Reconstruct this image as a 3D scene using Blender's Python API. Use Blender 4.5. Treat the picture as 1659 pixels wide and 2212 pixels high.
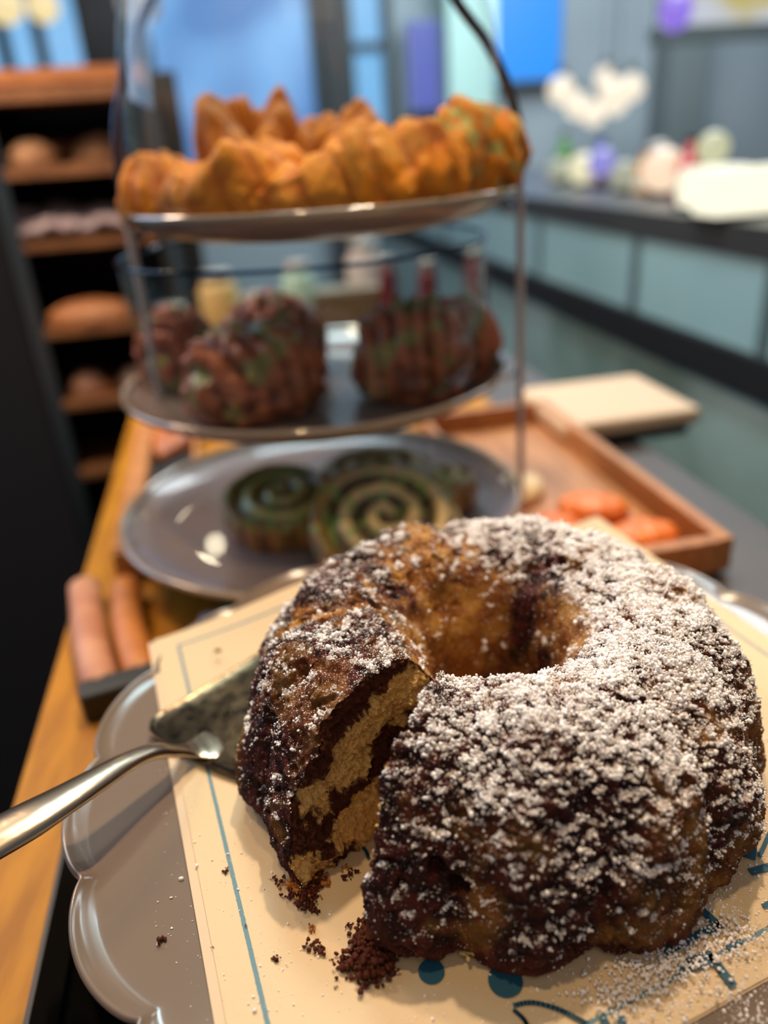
import bpy, math, random
import numpy as np
from mathutils import Matrix, Vector
for o in list(bpy.data.objects): bpy.data.objects.remove(o)
scene = bpy.context.scene
COL = scene.collection
rng = np.random.default_rng(7)
random.seed(7)

# ------------------------------------------------------------------ camera
CZ = .3297                                   # camera height above the counter top (z = 0)
ZB = .075                                    # height of the paper the cake stands on
W_, H_, F_ = 1659, 2212, 1661.0
pitch, roll = math.radians(25.5), math.radians(4.0)
FW = np.array([0, math.cos(pitch), -math.sin(pitch)])
_r = np.array([1., 0, 0]); _u = np.cross(_r, FW)
RT = _r*math.cos(roll) - _u*math.sin(roll)
UP = _u*math.cos(roll) + _r*math.sin(roll)
ORI = np.array([0, 0, CZ])
cam_d = bpy.data.cameras.new('camera'); cam = bpy.data.objects.new('camera', cam_d); COL.objects.link(cam)
m = Matrix.Identity(4)
for i in range(3):
    m[i][0] = RT[i]; m[i][1] = UP[i]; m[i][2] = -FW[i]; m[i][3] = ORI[i]
cam.matrix_world = m
cam_d.sensor_fit = 'HORIZONTAL'; cam_d.sensor_width = 36; cam_d.lens = 36*F_/W_
cam_d.clip_start = .01; cam_d.clip_end = 60
cam_d.dof.use_dof = True; cam_d.dof.focus_distance = .285; cam_d.dof.aperture_fstop = 4.5
scene.camera = cam

# ------------------------------------------------------------------ world, lamps, exposure
scene.view_settings.view_transform = 'Standard'; scene.view_settings.look = 'None'
scene.view_settings.exposure = 0; scene.view_settings.gamma = 1
world = bpy.data.worlds.new('world'); scene.world = world; world.use_nodes = True
world.node_tree.nodes['Background'].inputs[0].default_value = (.62, .78, 1, 1)
world.node_tree.nodes['Background'].inputs[1].default_value = .16

YAW = math.radians(-9.86)
AX = np.array([math.sin(YAW), math.cos(YAW), 0]); BX = np.array([math.cos(YAW), -math.sin(YAW), 0])
def AB(a, b, z=0): return AX*a + BX*b + np.array([0, 0, z])
CAKE = np.array([.1666*.2547, 1.0683*.2547, ZB])

def lamp(kind, name, loc, target, energy, color, size=.1, spot=60, size_y=None):
    d = bpy.data.lights.new(name, kind); d.energy = energy; d.color = color
    if kind == 'AREA':
        d.size = size
        if size_y: d.shape = 'RECTANGLE'; d.size_y = size_y
    else: d.shadow_soft_size = size
    if kind == 'SPOT': d.spot_size = math.radians(spot); d.spot_blend = .35
    o = bpy.data.objects.new(name, d); COL.objects.link(o); o.location = Vector(loc)
    v = Vector(target) - Vector(loc); o.rotation_euler = v.to_track_quat('-Z', 'Y').to_euler()
    return o
KEY = CAKE + 1.6*np.array([.10, .30, 1.0])
lamp('SPOT', 'key_spotlight', KEY, CAKE, 68, (1, .76, .51), .028, 34)
lamp('SPOT', 'stand_spotlight', (-.35, 1.1, 1.9), (-.03, .67, .1), 24, (1, .78, .5), .03, 50)
lamp('SPOT', 'counter_spotlight', (-.25, .1, 1.9), (-.25, .5, 0), 34, (1, .70, .36), .03, 44)
lamp('SPOT', 'crate_spotlight', (.35, .75, 1.9), (.22, .75, 0), 36, (1, .74, .48), .03, 30)
lamp('AREA', 'window_daylight', AB(1.9, -1.9, 1.3), AB(.4, .1, .1), 24, (.46, .68, 1), 1.4)
lamp('AREA', 'wall_fill', AB(2.9, 1.6, 2.3), AB(4.2, 1.4, .4), 225, (.86, .95, 1), 2.0)  # added cool fill that brightens the back wall, no fixture there
lamp('AREA', 'room_fill', (.1, -.75, 1.5), CAKE, 4.0, (1, .76, .52), .9)
lamp('AREA', 'case_fill', AB(1.3, .15, 1.5), AB(1.5, .8, -.1), 20, (.7, .93, 1), .5)  # unseen fill added above the counter to brighten the case front
lamp('AREA', 'rack_fill', AB(1.15, -.62, 1.0), AB(1.75, -.25, .2), 17, (1, .70, .48), .25)  # added warm fill that lifts the dark rack, not a real fitting

# ------------------------------------------------------------------ measuring helpers
def ray(x, y): return FW + RT*(x - W_/2)/F_ - UP*(y - H_/2)/F_
def atz(x, y, z): d = ray(x, y); return ORI + d*((z - CZ)/d[2])
def atb(x, y, b): d = ray(x, y); return ORI + d*(b/(d@BX))
def ata(x, y, a): d = ray(x, y); return ORI + d*(a/(d@AX))
def aty(x, y, yy): d = ray(x, y); return ORI + d*(yy/d[1])
def toab(p): return p@AX, p@BX, p[2]

for k_, (x_, y_) in enumerate(((475, 1078), (404, 1134), (476, 1166), (972, 972), (1006, 1026), (1040, 1042))):
    g_ = atz(x_, y_, .0325); pc_ = atz(697, 1082, .042); rv_ = (pc_ - g_)*[1, 1, 0]; rr_ = np.linalg.norm(rv_)/.176
    sl_ = math.radians(float(np.interp(rr_, [0, .70, .74, .82, .90, 1], [0, 0, 1.5, 6, 12, 25])))
    n_ = rv_/np.linalg.norm(rv_)*math.sin(sl_) + np.array([0, 0, math.cos(sl_)])
    r_ = ray(x_, y_); r_ = r_/np.linalg.norm(r_); r_ = r_ - 2*(r_@n_)*n_
    lamp('SPOT', 'ceiling_spot', g_ + r_*2.2, g_, .55 if k_ < 3 else .25, (1, .86, .6), .014, 40)

# ------------------------------------------------------------------ noise
def _hash(ix, iy, iz, seed):
    h = (ix.astype(np.int64)*374761393 + iy.astype(np.int64)*668265263 + iz.astype(np.int64)*2147483647 + seed*974634777) & 0xffffffff
    h = ((h ^ (h >> 13))*1274126177) & 0xffffffff
    h = ((h ^ (h >> 16))*2246822519) & 0xffffffff
    return (h ^ (h >> 15)) & 0xffffffff
_G = np.array([[1,1,0],[-1,1,0],[1,-1,0],[-1,-1,0],[1,0,1],[-1,0,1],[1,0,-1],[-1,0,-1],[0,1,1],[0,-1,1],[0,1,-1],[0,-1,-1]], float)
def perlin(P, freq=1., seed=0):
    P = np.asarray(P, float)*freq + 100.37; I = np.floor(P).astype(np.int64); Fr = P - I
    w = Fr*Fr*Fr*(Fr*(Fr*6 - 15) + 10); out = 0
    for dx in (0, 1):
        wx = w[:, 0] if dx else 1 - w[:, 0]
        for dy in (0, 1):
            wy = w[:, 1] if dy else 1 - w[:, 1]
            for dz in (0, 1):
                wz = w[:, 2] if dz else 1 - w[:, 2]
                g = _G[_hash(I[:, 0]+dx, I[:, 1]+dy, I[:, 2]+dz, seed) % 12]
                out = out + wx*wy*wz*(g[:, 0]*(Fr[:, 0]-dx) + g[:, 1]*(Fr[:, 1]-dy) + g[:, 2]*(Fr[:, 2]-dz))
    return out
def fbm(P, freq, octs=3, seed=0):
    s = 0
    for k in range(octs): s = s + perlin(P, freq*2**k, seed + k)*.5**k
    return s
def sstep(a, b, x): t = np.clip((x - a)/(b - a), 0, 1); return t*t*(3 - 2*t)

# ------------------------------------------------------------------ materials
def lin(c):
    c = np.array(c, float)/255
    v = np.where(c <= .04045, c/12.92, ((c + .055)/1.055)**2.4); return (v[0], v[1], v[2], 1)
MATS = {}
def mat(name, rgb, rough=.5, metal=0, rgb2=None, nscale=8, bump=0, bscale=200, spec=.5, stretch=None, coat=0, emit=None, estr=1, sss=0):
    if name in MATS: return MATS[name]
    M = bpy.data.materials.new(name); MATS[name] = M; M.use_nodes = True
    nt = M.node_tree; N = nt.nodes; L = nt.links; B = N['Principled BSDF']
    B.inputs['Base Color'].default_value = lin(rgb); B.inputs['Roughness'].default_value = rough
    B.inputs['Metallic'].default_value = metal; B.inputs['Specular IOR Level'].default_value = spec
    B.inputs['Coat Weight'].default_value = coat
    if sss: B.inputs['Subsurface Weight'].default_value = sss; B.inputs['Subsurface Scale'].default_value = .003
    tc = N.new('ShaderNodeTexCoord'); src = tc.outputs['Object']
    if stretch:
        mp = N.new('ShaderNodeMapping'); mp.inputs['Scale'].default_value = stretch
        L.new(src, mp.inputs[0]); src = mp.outputs[0]
    if rgb2:
        n = N.new('ShaderNodeTexNoise'); n.inputs['Scale'].default_value = nscale; n.inputs['Detail'].default_value = 5
        L.new(src, n.inputs['Vector'])
        r = N.new('ShaderNodeValToRGB'); r.color_ramp.elements[0].color = lin(rgb); r.color_ramp.elements[1].color = lin(rgb2)
        r.color_ramp.elements[0].position = .35; r.color_ramp.elements[1].position = .65
        L.new(n.outputs[0], r.inputs[0]); L.new(r.outputs[0], B.inputs['Base Color'])
    if bump:
        n = N.new('ShaderNodeTexNoise'); n.inputs['Scale'].default_value = bscale; n.inputs['Detail'].default_value = 4
        L.new(src, n.inputs['Vector']); b = N.new('ShaderNodeBump'); b.inputs['Strength'].default_value = bump; b.inputs['Distance'].default_value = .002
        L.new(n.outputs[0], b.inputs['Height']); L.new(b.outputs[0], B.inputs['Normal'])
    if emit is not None:
        B.inputs['Emission Color'].default_value = lin(emit); B.inputs['Emission Strength'].default_value = estr
    return M
def glow(name, rgb, s=1., rgb2=None, nscale=3):
    M = mat(name, (20, 20, 20), .4, emit=rgb, estr=s)
    if rgb2:
        nt = M.node_tree; N = nt.nodes; L = nt.links; B = N['Principled BSDF']
        tc = N.new('ShaderNodeTexCoord'); n = N.new('ShaderNodeTexNoise'); n.inputs['Scale'].default_value = nscale; n.inputs['Detail'].default_value = 1
        L.new(tc.outputs['Object'], n.inputs['Vector']); r = N.new('ShaderNodeValToRGB')
        r.color_ramp.elements[0].color = lin(rgb); r.color_ramp.elements[1].color = lin(rgb2)
        r.color_ramp.elements[0].position = .4; r.color_ramp.elements[1].position = .6
        L.new(n.outputs[0], r.inputs[0]); L.new(r.outputs[0], B.inputs['Emission Color'])
    return M
def attr_mat(name, rough=.6, bump=0, bscale=300, spec=.4, coat=0, sss=0):
    M = mat(name, (128, 128, 128), rough, bump=bump, bscale=bscale, spec=spec, coat=coat, sss=sss)
    N = M.node_tree.nodes; a = N.new('ShaderNodeAttribute'); a.attribute_name = 'tint'
    M.node_tree.links.new(a.outputs['Color'], N['Principled BSDF'].inputs['Base Color']); return M
def glass_mat(name, tint=(240, 246, 246), gl=.9):
    M = bpy.data.materials.new(name); M.use_nodes = True; nt = M.node_tree; N = nt.nodes; N.clear()
    o = N.new('ShaderNodeOutputMaterial'); t = N.new('ShaderNodeBsdfTransparent'); g = N.new('ShaderNodeBsdfGlossy')
    g.inputs['Roughness'].default_value = .03; g.inputs['Color'].default_value = (gl, gl, gl, 1)
    t.inputs['Color'].default_value = lin(tint)
    lw = N.new('ShaderNodeLayerWeight'); lw.inputs['Blend'].default_value = .5; pw = N.new('ShaderNodeMath'); pw.operation = 'POWER'; nt.links.new(lw.outputs['Facing'], pw.inputs[0]); pw.inputs[1].default_value = 4
    f = N.new('ShaderNodeMath'); f.operation = 'MULTIPLY_ADD'; nt.links.new(pw.outputs[0], f.inputs[0]); f.inputs[1].default_value = .55; f.inputs[2].default_value = .02; mx = N.new('ShaderNodeMixShader')
    nt.links.new(f.outputs[0], mx.inputs[0]); nt.links.new(t.outputs[0], mx.inputs[1]); nt.links.new(g.outputs[0], mx.inputs[2]); nt.links.new(mx.outputs[0], o.inputs[0])
    return M

# ------------------------------------------------------------------ mesh helpers
def mesh_np(name, V, Fq, material=None, parent=None, smooth=True, tint=None, loc=None):
    V = np.asarray(V, np.float32); Fq = np.asarray(Fq, np.int32); k = Fq.shape[1]
    me = bpy.data.meshes.new(name); me.vertices.add(len(V)); me.vertices.foreach_set('co', V.ravel())
    me.loops.add(Fq.size); me.loops.foreach_set('vertex_index', Fq.ravel())
    me.polygons.add(len(Fq)); me.polygons.foreach_set('loop_start', np.arange(0, Fq.size, k, dtype=np.int32))
    me.polygons.foreach_set('loop_total', np.full(len(Fq), k, np.int32))
    if smooth: me.polygons.foreach_set('use_smooth', np.ones(len(Fq), bool))
    me.update(calc_edges=True); me.validate()
    if tint is not None:
        a = me.color_attributes.new('tint', 'FLOAT_COLOR', 'POINT')
        t = np.ones((len(V), 4), np.float32); t[:, :3] = tint[:, :3]; a.data.foreach_set('color', t.ravel())
    if material: me.materials.append(material)
    o = bpy.data.objects.new(name, me); COL.objects.link(o)
    if loc is not None: o.location = loc
    if parent: o.parent = parent
    return o
def tag(o, label=None, cat=None, group=None, kind=None):
    if label: o['label'] = label
    if cat: o['category'] = cat
    if group: o['group'] = group
    if kind: o['kind'] = kind
    return o
def thing(name, label, cat, loc, rz=0, group=None):
    o = bpy.data.objects.new(name, None); o.empty_display_size = .02; COL.objects.link(o)
    o.location = Vector([float(v) for v in loc]); o.rotation_euler = (0, 0, rz)
    return tag(o, label, cat, group)
def grid_faces(n, m, wrap=False):
    i = np.arange(n if wrap else n - 1)[:, None]; j = np.arange(m - 1)[None]
    i2 = (i + 1) % n
    return np.stack([i*m + j, i2*m + j, i2*m + j + 1, i*m + j + 1], -1).reshape(-1, 4)
class MB:
    """collects simple solids into one mesh"""
    def __init__(s): s.v = []; s.f = []; s.n = 0
    def add(s, V, Fs):
        s.v += [tuple(float(c) for c in p) for p in V]; s.f += [tuple(i + s.n for i in f) for f in Fs]; s.n = len(s.v); return s
    def box(s, lo, hi, fr=None):
        P = [(x, y, z) for x in (lo[0], hi[0]) for y in (lo[1], hi[1]) for z in (lo[2], hi[2])]
        if fr: P = [fr(*p) for p in P]
        return s.add(P, [(0, 1, 3, 2), (4, 6, 7, 5), (0, 4, 5, 1), (2, 3, 7, 6), (0, 2, 6, 4), (1, 5, 7, 3)])
    def tube(s, pts, rad, n=12, flat=1., upv=(0, 0, 1)):
        pts = [Vector([float(c) for c in p]) for p in pts]; k = len(pts); V = []
        if not hasattr(rad, '__len__'): rad = [rad]*k
        if not hasattr(flat, '__len__'): flat = [flat]*k
        for i, p in enumerate(pts):
            t = (pts[min(i+1, k-1)] - pts[max(i-1, 0)]).normalized(); a = t.cross(Vector(upv))
            if a.length < 1e-4: a = t.cross(Vector((1, 0, 0)))
            a.normalize(); b = a.cross(t).normalized()
            for j in range(n):
                th = 2*math.pi*j/n; V.append(p + a*math.cos(th)*rad[i] + b*math.sin(th)*rad[i]*flat[i])
        Fs = [(i*n + j, i*n + (j+1) % n, (i+1)*n + (j+1) % n, (i+1)*n + j) for i in range(k-1) for j in range(n)]
        Fs += [tuple(range(n))[::-1], tuple((k-1)*n + j for j in range(n))]
        return s.add(V, Fs)
    def lathe(s, prof, n=64, c=(0, 0, 0)):
        k = len(prof); V = [(c[0] + r*math.cos(2*math.pi*i/n), c[1] + r*math.sin(2*math.pi*i/n), c[2] + z) for i in range(n) for r, z in prof]
        return s.add(V, [(i*k + j, ((i+1) % n)*k + j, ((i+1) % n)*k + j + 1, i*k + j + 1) for i in range(n) for j in range(k-1)])
    def build(s, name, material, parent=None, smooth=False, bevel=0, loc=None):
        me = bpy.data.meshes.new(name); me.from_pydata(s.v, [], s.f); me.update()
        if smooth: me.polygons.foreach_set('use_smooth', [True]*len(me.polygons))
        if material: me.materials.append(material)
        o = bpy.data.objects.new(name, me); COL.objects.link(o)
        if bevel: b = o.modifiers.new('bevel', 'BEVEL'); b.width = bevel; b.segments = 3
        if parent: o.parent = parent
        if loc is not None: o.location = Vector([float(v) for v in loc])
        return o
def copy_tree(o, parent=None):
    c = o.copy(); COL.objects.link(c)
    if parent: c.parent = parent
    for ch in [x for x in bpy.data.objects if x.parent == o and x.name != c.name]: copy_tree(ch, c)
    return c
def smooth_path(pts, n):
    P = np.array(pts, float); k = len(P); Q = np.vstack([2*P[0]-P[1], P, 2*P[-1]-P[-2]]); out = []
    for t in np.linspace(0, k-1-1e-6, n):
        i = int(t); f = t - i; a, b, c, d = Q[i], Q[i+1], Q[i+2], Q[i+3]
        out.append(.5*((2*b) + (c-a)*f + (2*a-5*b+4*c-d)*f*f + (3*b-a-3*c+d)*f**3))
    return np.array(out)
def ABf(a, b, z): return AB(a, b, z)

# ================================================================== THE SETTING
wood = mat('counter_wood', (178, 118, 14), .5, rgb2=(150, 94, 10), nscale=9, stretch=(9, 1.6, 9), bump=.25, bscale=70, coat=.0, spec=.25)
dark = mat('dark_wood', (20, 16, 14), .6)
black = mat('black_paint', (8, 8, 9), .7)
stone = mat('grey_worktop', (72, 62, 57), .45, rgb2=(62, 54, 50), nscale=6)
def struct(o): o['kind'] = 'structure'; return o
struct(MB().box((-.6, -1.5, -.96), (7, 5.5, -.9), ABf).build('floor', mat('floor_tiles', (34, 31, 32), .6, rgb2=(26, 24, 26), nscale=4)))
wallm = mat('back_wall_paint', (118, 128, 134), .7, rgb2=(108, 119, 126), nscale=1.5)
BA = 5.0
struct(MB().box((BA + .05, -3.2, -.9), (BA + .15, 5.5, 2.4), ABf).build('wall_back', wallm))
struct(MB().box((-.6, 5.35, -.9), (BA + .05, 5.5, 2.4), ABf).build('wall_right', mat('side_wall_paint', (112, 122, 122), .7)))

def wall_rect(x0, y0, x1, y1, a=BA, d=.03):
    """box on the back wall covering a measured rectangle: returns (b0,b1,z0,z1)"""
    p = ata(x0, (y0+y1)/2, a); q = ata(x1, (y0+y1)/2, a); t = ata((x0+x1)/2, y0, a); s = ata((x0+x1)/2, y1, a)
    return p@BX, q@BX, s[2], t[2]
def slab(name, mt, b0, b1, z0, z1, a=BA, d=.03, parent=None):
    return MB().box((a - d, b0, z0), (a, b1, z1), ABf).build(name, mt, parent)
fr = mat('window_frame_dark', (16, 18, 24), .5)
def window(i, b0, b1, z0, z1, bars_b, bars_z, pane):
    w = thing('window_%d' % i, 'window', 'window', AB(BA, (b0+b1)/2, z0)); del w['label']; del w['category']; w['kind'] = 'structure'
    inv = Matrix.Translation(-w.location)
    def fx(a, b, z): p = AB(a, b, z) - np.array(w.location); return p
    MB().box((BA - .01, b0, z0), (BA, b1, z1), fx).build('pane', pane, w)
    f = MB()
    for bb in [b0, b1] + bars_b: f.box((BA - .06, bb - .03, z0), (BA - .012, bb + .03, z1), fx)
    for zz in [z0, z1] + bars_z: f.box((BA - .05, b0, zz - .025), (BA - .012, b1, zz + .025), fx)
    f.build('window_frame', fr, w); return w
window(1, -.26, .66, .22, 1.3, [], [], glow('daylight_pane', (92, 140, 208), 1.05, (138, 194, 255), 1.7))
window(2, .84, 1.07, .30, 1.3, [], [.83], glow('daylight_pane_narrow', (126, 190, 245), 1.05))
window(3, -1.2, -.56, .70, 1.35, [-.97, -.79], [], glow('daylight_pane_left', (130, 190, 240), 1.0))
struct(slab('trim_1', mat('dark_column', (10, 12, 18), .6), -.56, -.27, -.9, 1.9, BA, .09))
struct(slab('trim_2', MATS['dark_column'], .68, .82, -.9, 1.1, BA, .09))
struct(slab('trim_3', mat('pale_green_column', (160, 186, 180), .6), 1.38, 1.66, -.9, 2.2, BA, .2))
struct(slab('trim_4', mat('grey_column', (84, 93, 94), .6), 2.74, 2.98, -.9, 2.2, BA, .2))
# lit purple poster, blue screen, menu board on the back wall
def wall_panel(name, label, cat, b0, b1, z0, z1, mt, framem=None):
    t = thing(name, label, cat, AB(BA - .05, (b0+b1)/2, z0))
    L0 = np.array(t.location)
    f2 = lambda a, b, z: AB(a, b, z) - L0
    MB().box((BA - .07, b0 - .012, z0 - .012), (BA - .03, b1 + .012, z1 + .012), f2).build('frame', framem or fr, t)
    MB().box((BA - .078, b0, z0), (BA - .0705, b1, z1), f2).build('screen', mt, t); return t
wall_panel('lit_poster', 'soft violet backlit poster on the far wall beside the pale column', 'poster', 1.18, 1.36, .50, .94, glow('violet_glow', (98, 108, 214), .85), wallm)
wall_panel('blue_screen', 'bright blue screen high on the far wall right of the glass dome', 'screen', 1.70, 2.10, .62, 1.5, glow('screen_blue', (0, 148, 255), 1.0), wallm)
t = thing('menu_board', 'white and yellow lit menu board at the top right of the far wall', 'sign', AB(3.4, 2.1, .8))
L0 = np.array(t.location)
q0 = ata(1430, 75, 3.4); q1 = ata(1720, 10, 3.4)
MB().box((3.4, q0@BX, q0[2] + .03), (3.44, q1@BX + .6, q0[2] + .45), lambda a, b, z: AB(a, b, z) - L0).build('sign_face', glow('menu_glow', (208, 190, 96), .8, (214, 220, 232), 4), t)
MB().box((3.38, q0@BX - .03, q0[2] - .03), (3.46, q1@BX + .6, q0[2] + .028), lambda a, b, z: AB(a, b, z) - L0).build('frame', mat('sign_edge', (60, 66, 66), .5), t)

o = thing('violet_lamp', 'small violet glowing lamp beside the yellow menu board at the top right', 'lamp', ata(1460, 18, 3.2), group=None)
VIOLET = o
LEFTL = []
for nm_, (x_, y_), r_l in (('large warm cream lamp glowing at the top left corner', (8, 8), .085), ('smaller warm cream lamp beside the one in the top left corner', (92, 12), .075), ('beige round lamp above the dark column at the top', (300, 2), .10)):
    o = thing('round_lamp', nm_, 'lamp', ata(x_, y_, 4.5 if r_l > .08 else 4.7))
    LEFTL.append((o, r_l))
# cluster of round lamps
gl = glow('globe_glow', (255, 240, 215), 1.05)
def sphere_mesh(name, r, n=24, sq=1.):
    V = [];
    for i in range(n + 1):
        ph = math.pi*i/n
        for j in range(2*n): th = math.pi*j/n; V.append((r*math.sin(ph)*math.cos(th), r*math.sin(ph)*math.sin(th), r*sq*math.cos(ph)))
    V = np.array(V); Fs = [(i*2*n + j, (i+1)*2*n + j, (i+1)*2*n + (j+1) % (2*n), i*2*n + (j+1) % (2*n)) for i in range(n) for j in range(2*n)]
    return V, np.array(Fs)
SV, SF = sphere_mesh('s', 1)
where = ['leftmost', 'second from left', 'lowest', 'topmost', 'upper middle', 'rightmost', 'lower right']
mesh_np('globe', SV*.062*np.array([1, 1, 1.25]), SF, glow('violet_bulb', (150, 120, 235), .95), VIOLET)
MB().tube([(0, 0, .0776), (0, 0, .9)], .004, 6).build('cord', fr, VIOLET)
for o_, r_l in LEFTL:
    mesh_np('globe', SV*r_l, SF, glow('beige_glow', (176, 158, 146), .8) if r_l > .09 else glow('warm_cream_glow', (250, 226, 168), 1.), o_)
    MB().tube([(0, 0, r_l), (0, 0, .9)], .004, 6).build('cord', fr, o_)
gmesh = None
for (x, y), w in zip([(1212, 195), (1248, 228), (1282, 245), (1308, 170), (1325, 200), (1362, 190), (1330, 222)], where):
    k_ = 3.75 + .17*((int(x)//7*3) % 7); p = ata(x, y, k_)
    o = thing('globe_lamp', 'small round cream glowing lamp bulb, %s of the cluster on the grey wall' % w, 'lamp', p, group='round lamps in the cluster')
    if gmesh is None:
        c_ = mesh_np('globe', SV*.062, SF, gl, o); gmesh = c_.data
        MB().tube([(0, 0, .07), (0, 0, .10)], .018, 10).build('lamp_cap', fr, o); cap = bpy.data.objects[-1] if False else [q for q in bpy.data.objects if q.parent == o and q.name.startswith('lamp_cap')][0].data
        MB().tube([(0, 0, .10), (0, 0, .95)], .003, 6).build('cord', fr, o); crd = [q for q in bpy.data.objects if q.parent == o and q.name.startswith('cord')][0].data
    else:
        for nm, me in (('globe', gmesh), ('lamp_cap', cap), ('cord', crd)):
            q = bpy.data.objects.new(nm, me); COL.objects.link(q); q.parent = o

# ------------------------------------------------------------------ counter with its dark opening
t = thing('wooden_counter', 'long ochre wooden counter running away under the plates and stand', 'counter', AB(0, 0, -.9))
L0 = np.array(t.location)
fl = lambda a, b, z: AB(a, b, z) - L0
cm = MB()
for lo, hi in [((-.5, -.165, -.035), (.362, -.131, 0)), ((.362, -.165, -.035), (1.55, .33, 0)), ((-.5, .2, -.035), (.362, .33, 0))]: cm.box(lo, hi, fl)
cm.build('countertop', wood, t, bevel=.0015)
r_ = MB()
r_.box((-.5, -.1312, -.034), (.362, -.1288, .0012), fl); r_.box((.36, -.1312, -.034), (.3624, .2, .0012), fl)
r_.build('opening_rim', mat('dark_metal_edge', (42, 34, 28), .5), t)
MB().box((-.5, -.13, -.42), (.36, .2, -.4), fl).build('well_floor', black, t)
MB().box((-.5, -.10, -.16), (.30, .05, -.14), fl).build('inner_shelf', mat('shelf_brown', (70, 45, 25), .6), t)
MB().box((-.48, -.155, -.9 + .9 - .9), (1.53, -.14, -.035), fl).build('side_panel', dark, t)
MB().box((.34, -.13, -.45), (.36, .2, -.035), fl).build('well_back', black, t)
WB = .4445
t = thing('grey_worktop', 'grey brown worktop between the wooden counter and the glass case', 'worktop', AB(0, .6, -.9)); L0 = np.array(t.location)
fl = lambda a, b, z: AB(a, b, z) - L0
MB().box((-.5, .332, -.035), (1.35, WB, -.004), fl).build('top', stone, t)
MB().box((-.48, .36, -.9), (1.33, WB - .02, -.035), fl).build('base', dark, t)

# ------------------------------------------------------------------ glass display case on the right
t = thing('display_case', 'long glass fronted display case with black rail and dark top slab', 'display case', AB(1.8, 1.1, -.9)); L0 = np.array(t.location)
fl = lambda a, b, z: AB(a, b, z) - L0
slabm = mat('case_top_dark', (58, 56, 54), .4, rgb2=(48, 46, 45), nscale=3)
MB().box((.3, .80, .135), (4.3, 1.5, .182), fl).build('top_slab', slabm, t)
MB().box((.3, .79, -.075), (4.3, .84, -.012), fl).build('rail', black, t)
pane = mat('case_panel', (150, 182, 184), .25, rgb2=(138, 170, 174), nscale=3, spec=.6)
for a0, a1 in ((.3, 1.05), (1.07, 1.47), (1.50, 1.98), (2.01, 2.9), (2.93, 4.3)):
    MB().box((a0, .81, -.012), (a1, .83, .135), fl).build('glass_panel', pane, t)
post = mat('case_post', (88, 106, 108), .4)
for a0 in (1.05, 1.47, 1.98, 2.9): MB().box((a0, .805, -.012), (a0 + .03, .835, .135), fl).build('post', post, t)
MB().box((.3, .82, -.9), (4.3, 1.45, -.075), fl).build('base', mat('case_base', (168, 194, 190), .3, rgb2=(112, 138, 132), nscale=2.6), t)

# things on the case: bottles, glowing lights, cartons
def bottle(label, p, r, h, mt, group, capm=None):
    o = thing('bottle', label, 'bottle', p, group=group)
    prof = [(0, 0), (r*.95, 0), (r, h*.03), (r, h*.55), (r*.8, h*.66), (r*.36, h*.76), (r*.33, h*.93), (0, h*.93)]
    MB().lathe(prof, 24).build('glass_body', mt, o, True)
    MB().lathe([(0, h*.931), (r*.4, h*.931), (r*.4, h), (0, h)], 20).build('cap', capm or black, o, True)
    MB().lathe([(r*1.01, h*.12), (r*1.012, h*.46)], 24).build('paper_label', mat('label_cream', (220, 205, 180), .6), o, True)
    return o
Zt = .182
items = [('green glass bottle at the far left of the case top', 1215, 'green_glass', (70, 120, 50), 2.55, .030, .15),
         ('violet blue bottle behind the cream lights on the case top', 1292, 'violet_glass', (70, 74, 190), 2.15, .030, .13),
         ('amber bottle left of the red bottle on the case top', 1385, 'amber_glass', (200, 140, 60), 1.85, .022, .10),
         ('red bottle standing tallest on the right of the case top', 1482, 'red_glass', (205, 60, 60), 1.55, .026, .125),
         ('dark plum bottle just behind the red one', 1512, 'plum_glass', (110, 40, 100), 1.62, .018, .13)]
for lab, x, mn, rgb, a, r, h in items:
    q = ata(x, 430, a); bb = max(q@BX, .86)
    bottle(lab, AB(a, bb, Zt), r, h, mat(mn, rgb, .15, coat=.3), 'bottles on the display case')
def tealight(label, x, y, a, r, mt):
    q = ata(x, y, a); b = max(q@BX, .84); 
    o = thing('glowing_lamp', label, 'lamp', AB(a, b, Zt), group='glowing lamps on the display case')
    c = max(q[2] - Zt, r + .012)
    MB().lathe([(0, 0), (r*.7, 0), (r*.7, .008), (.006, .014), (.005, c - r*.9)], 20).build('foot', black, o, True)
    mesh_np('globe', SV*r + np.array([0, 0, c]), SF, mt, o); return o
yl = glow('cream_glow', (238, 230, 190), 1.); pk = glow('peach_glow', (255, 222, 190), 1.05); vl = glow('lilac_glow', (150, 145, 225), .9); dm = glow('dim_cream_glow', (180, 182, 158), .8)
for lab, x, y, a, r, mt in [('small cream glowing globe, leftmost on the case top', 1205, 388, 2.4, .032, dm), ('cream glowing globe before the green bottle', 1258, 392, 2.2, .040, yl),
    ('lilac glowing globe beside the violet bottle', 1300, 350, 2.1, .036, vl), ('cream grey glowing globe between violet and amber bottles', 1345, 410, 1.9, .032, dm),
    ('peach glowing globe at the left of the red bottle', 1430, 398, 1.7, .046, pk), ('pale raised globe above the peach glowing one', 1420, 338, 2.0, .038, glow('grey_peach_glow', (190, 180, 172), .8)),
    ('greenish cream globe raised on a stalk, right of the red bottle', 1540, 320, 1.45, .030, glow('green_cream_glow', (205, 205, 165), .95))]:
    tealight(lab, x, y, a, r, mt)
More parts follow.
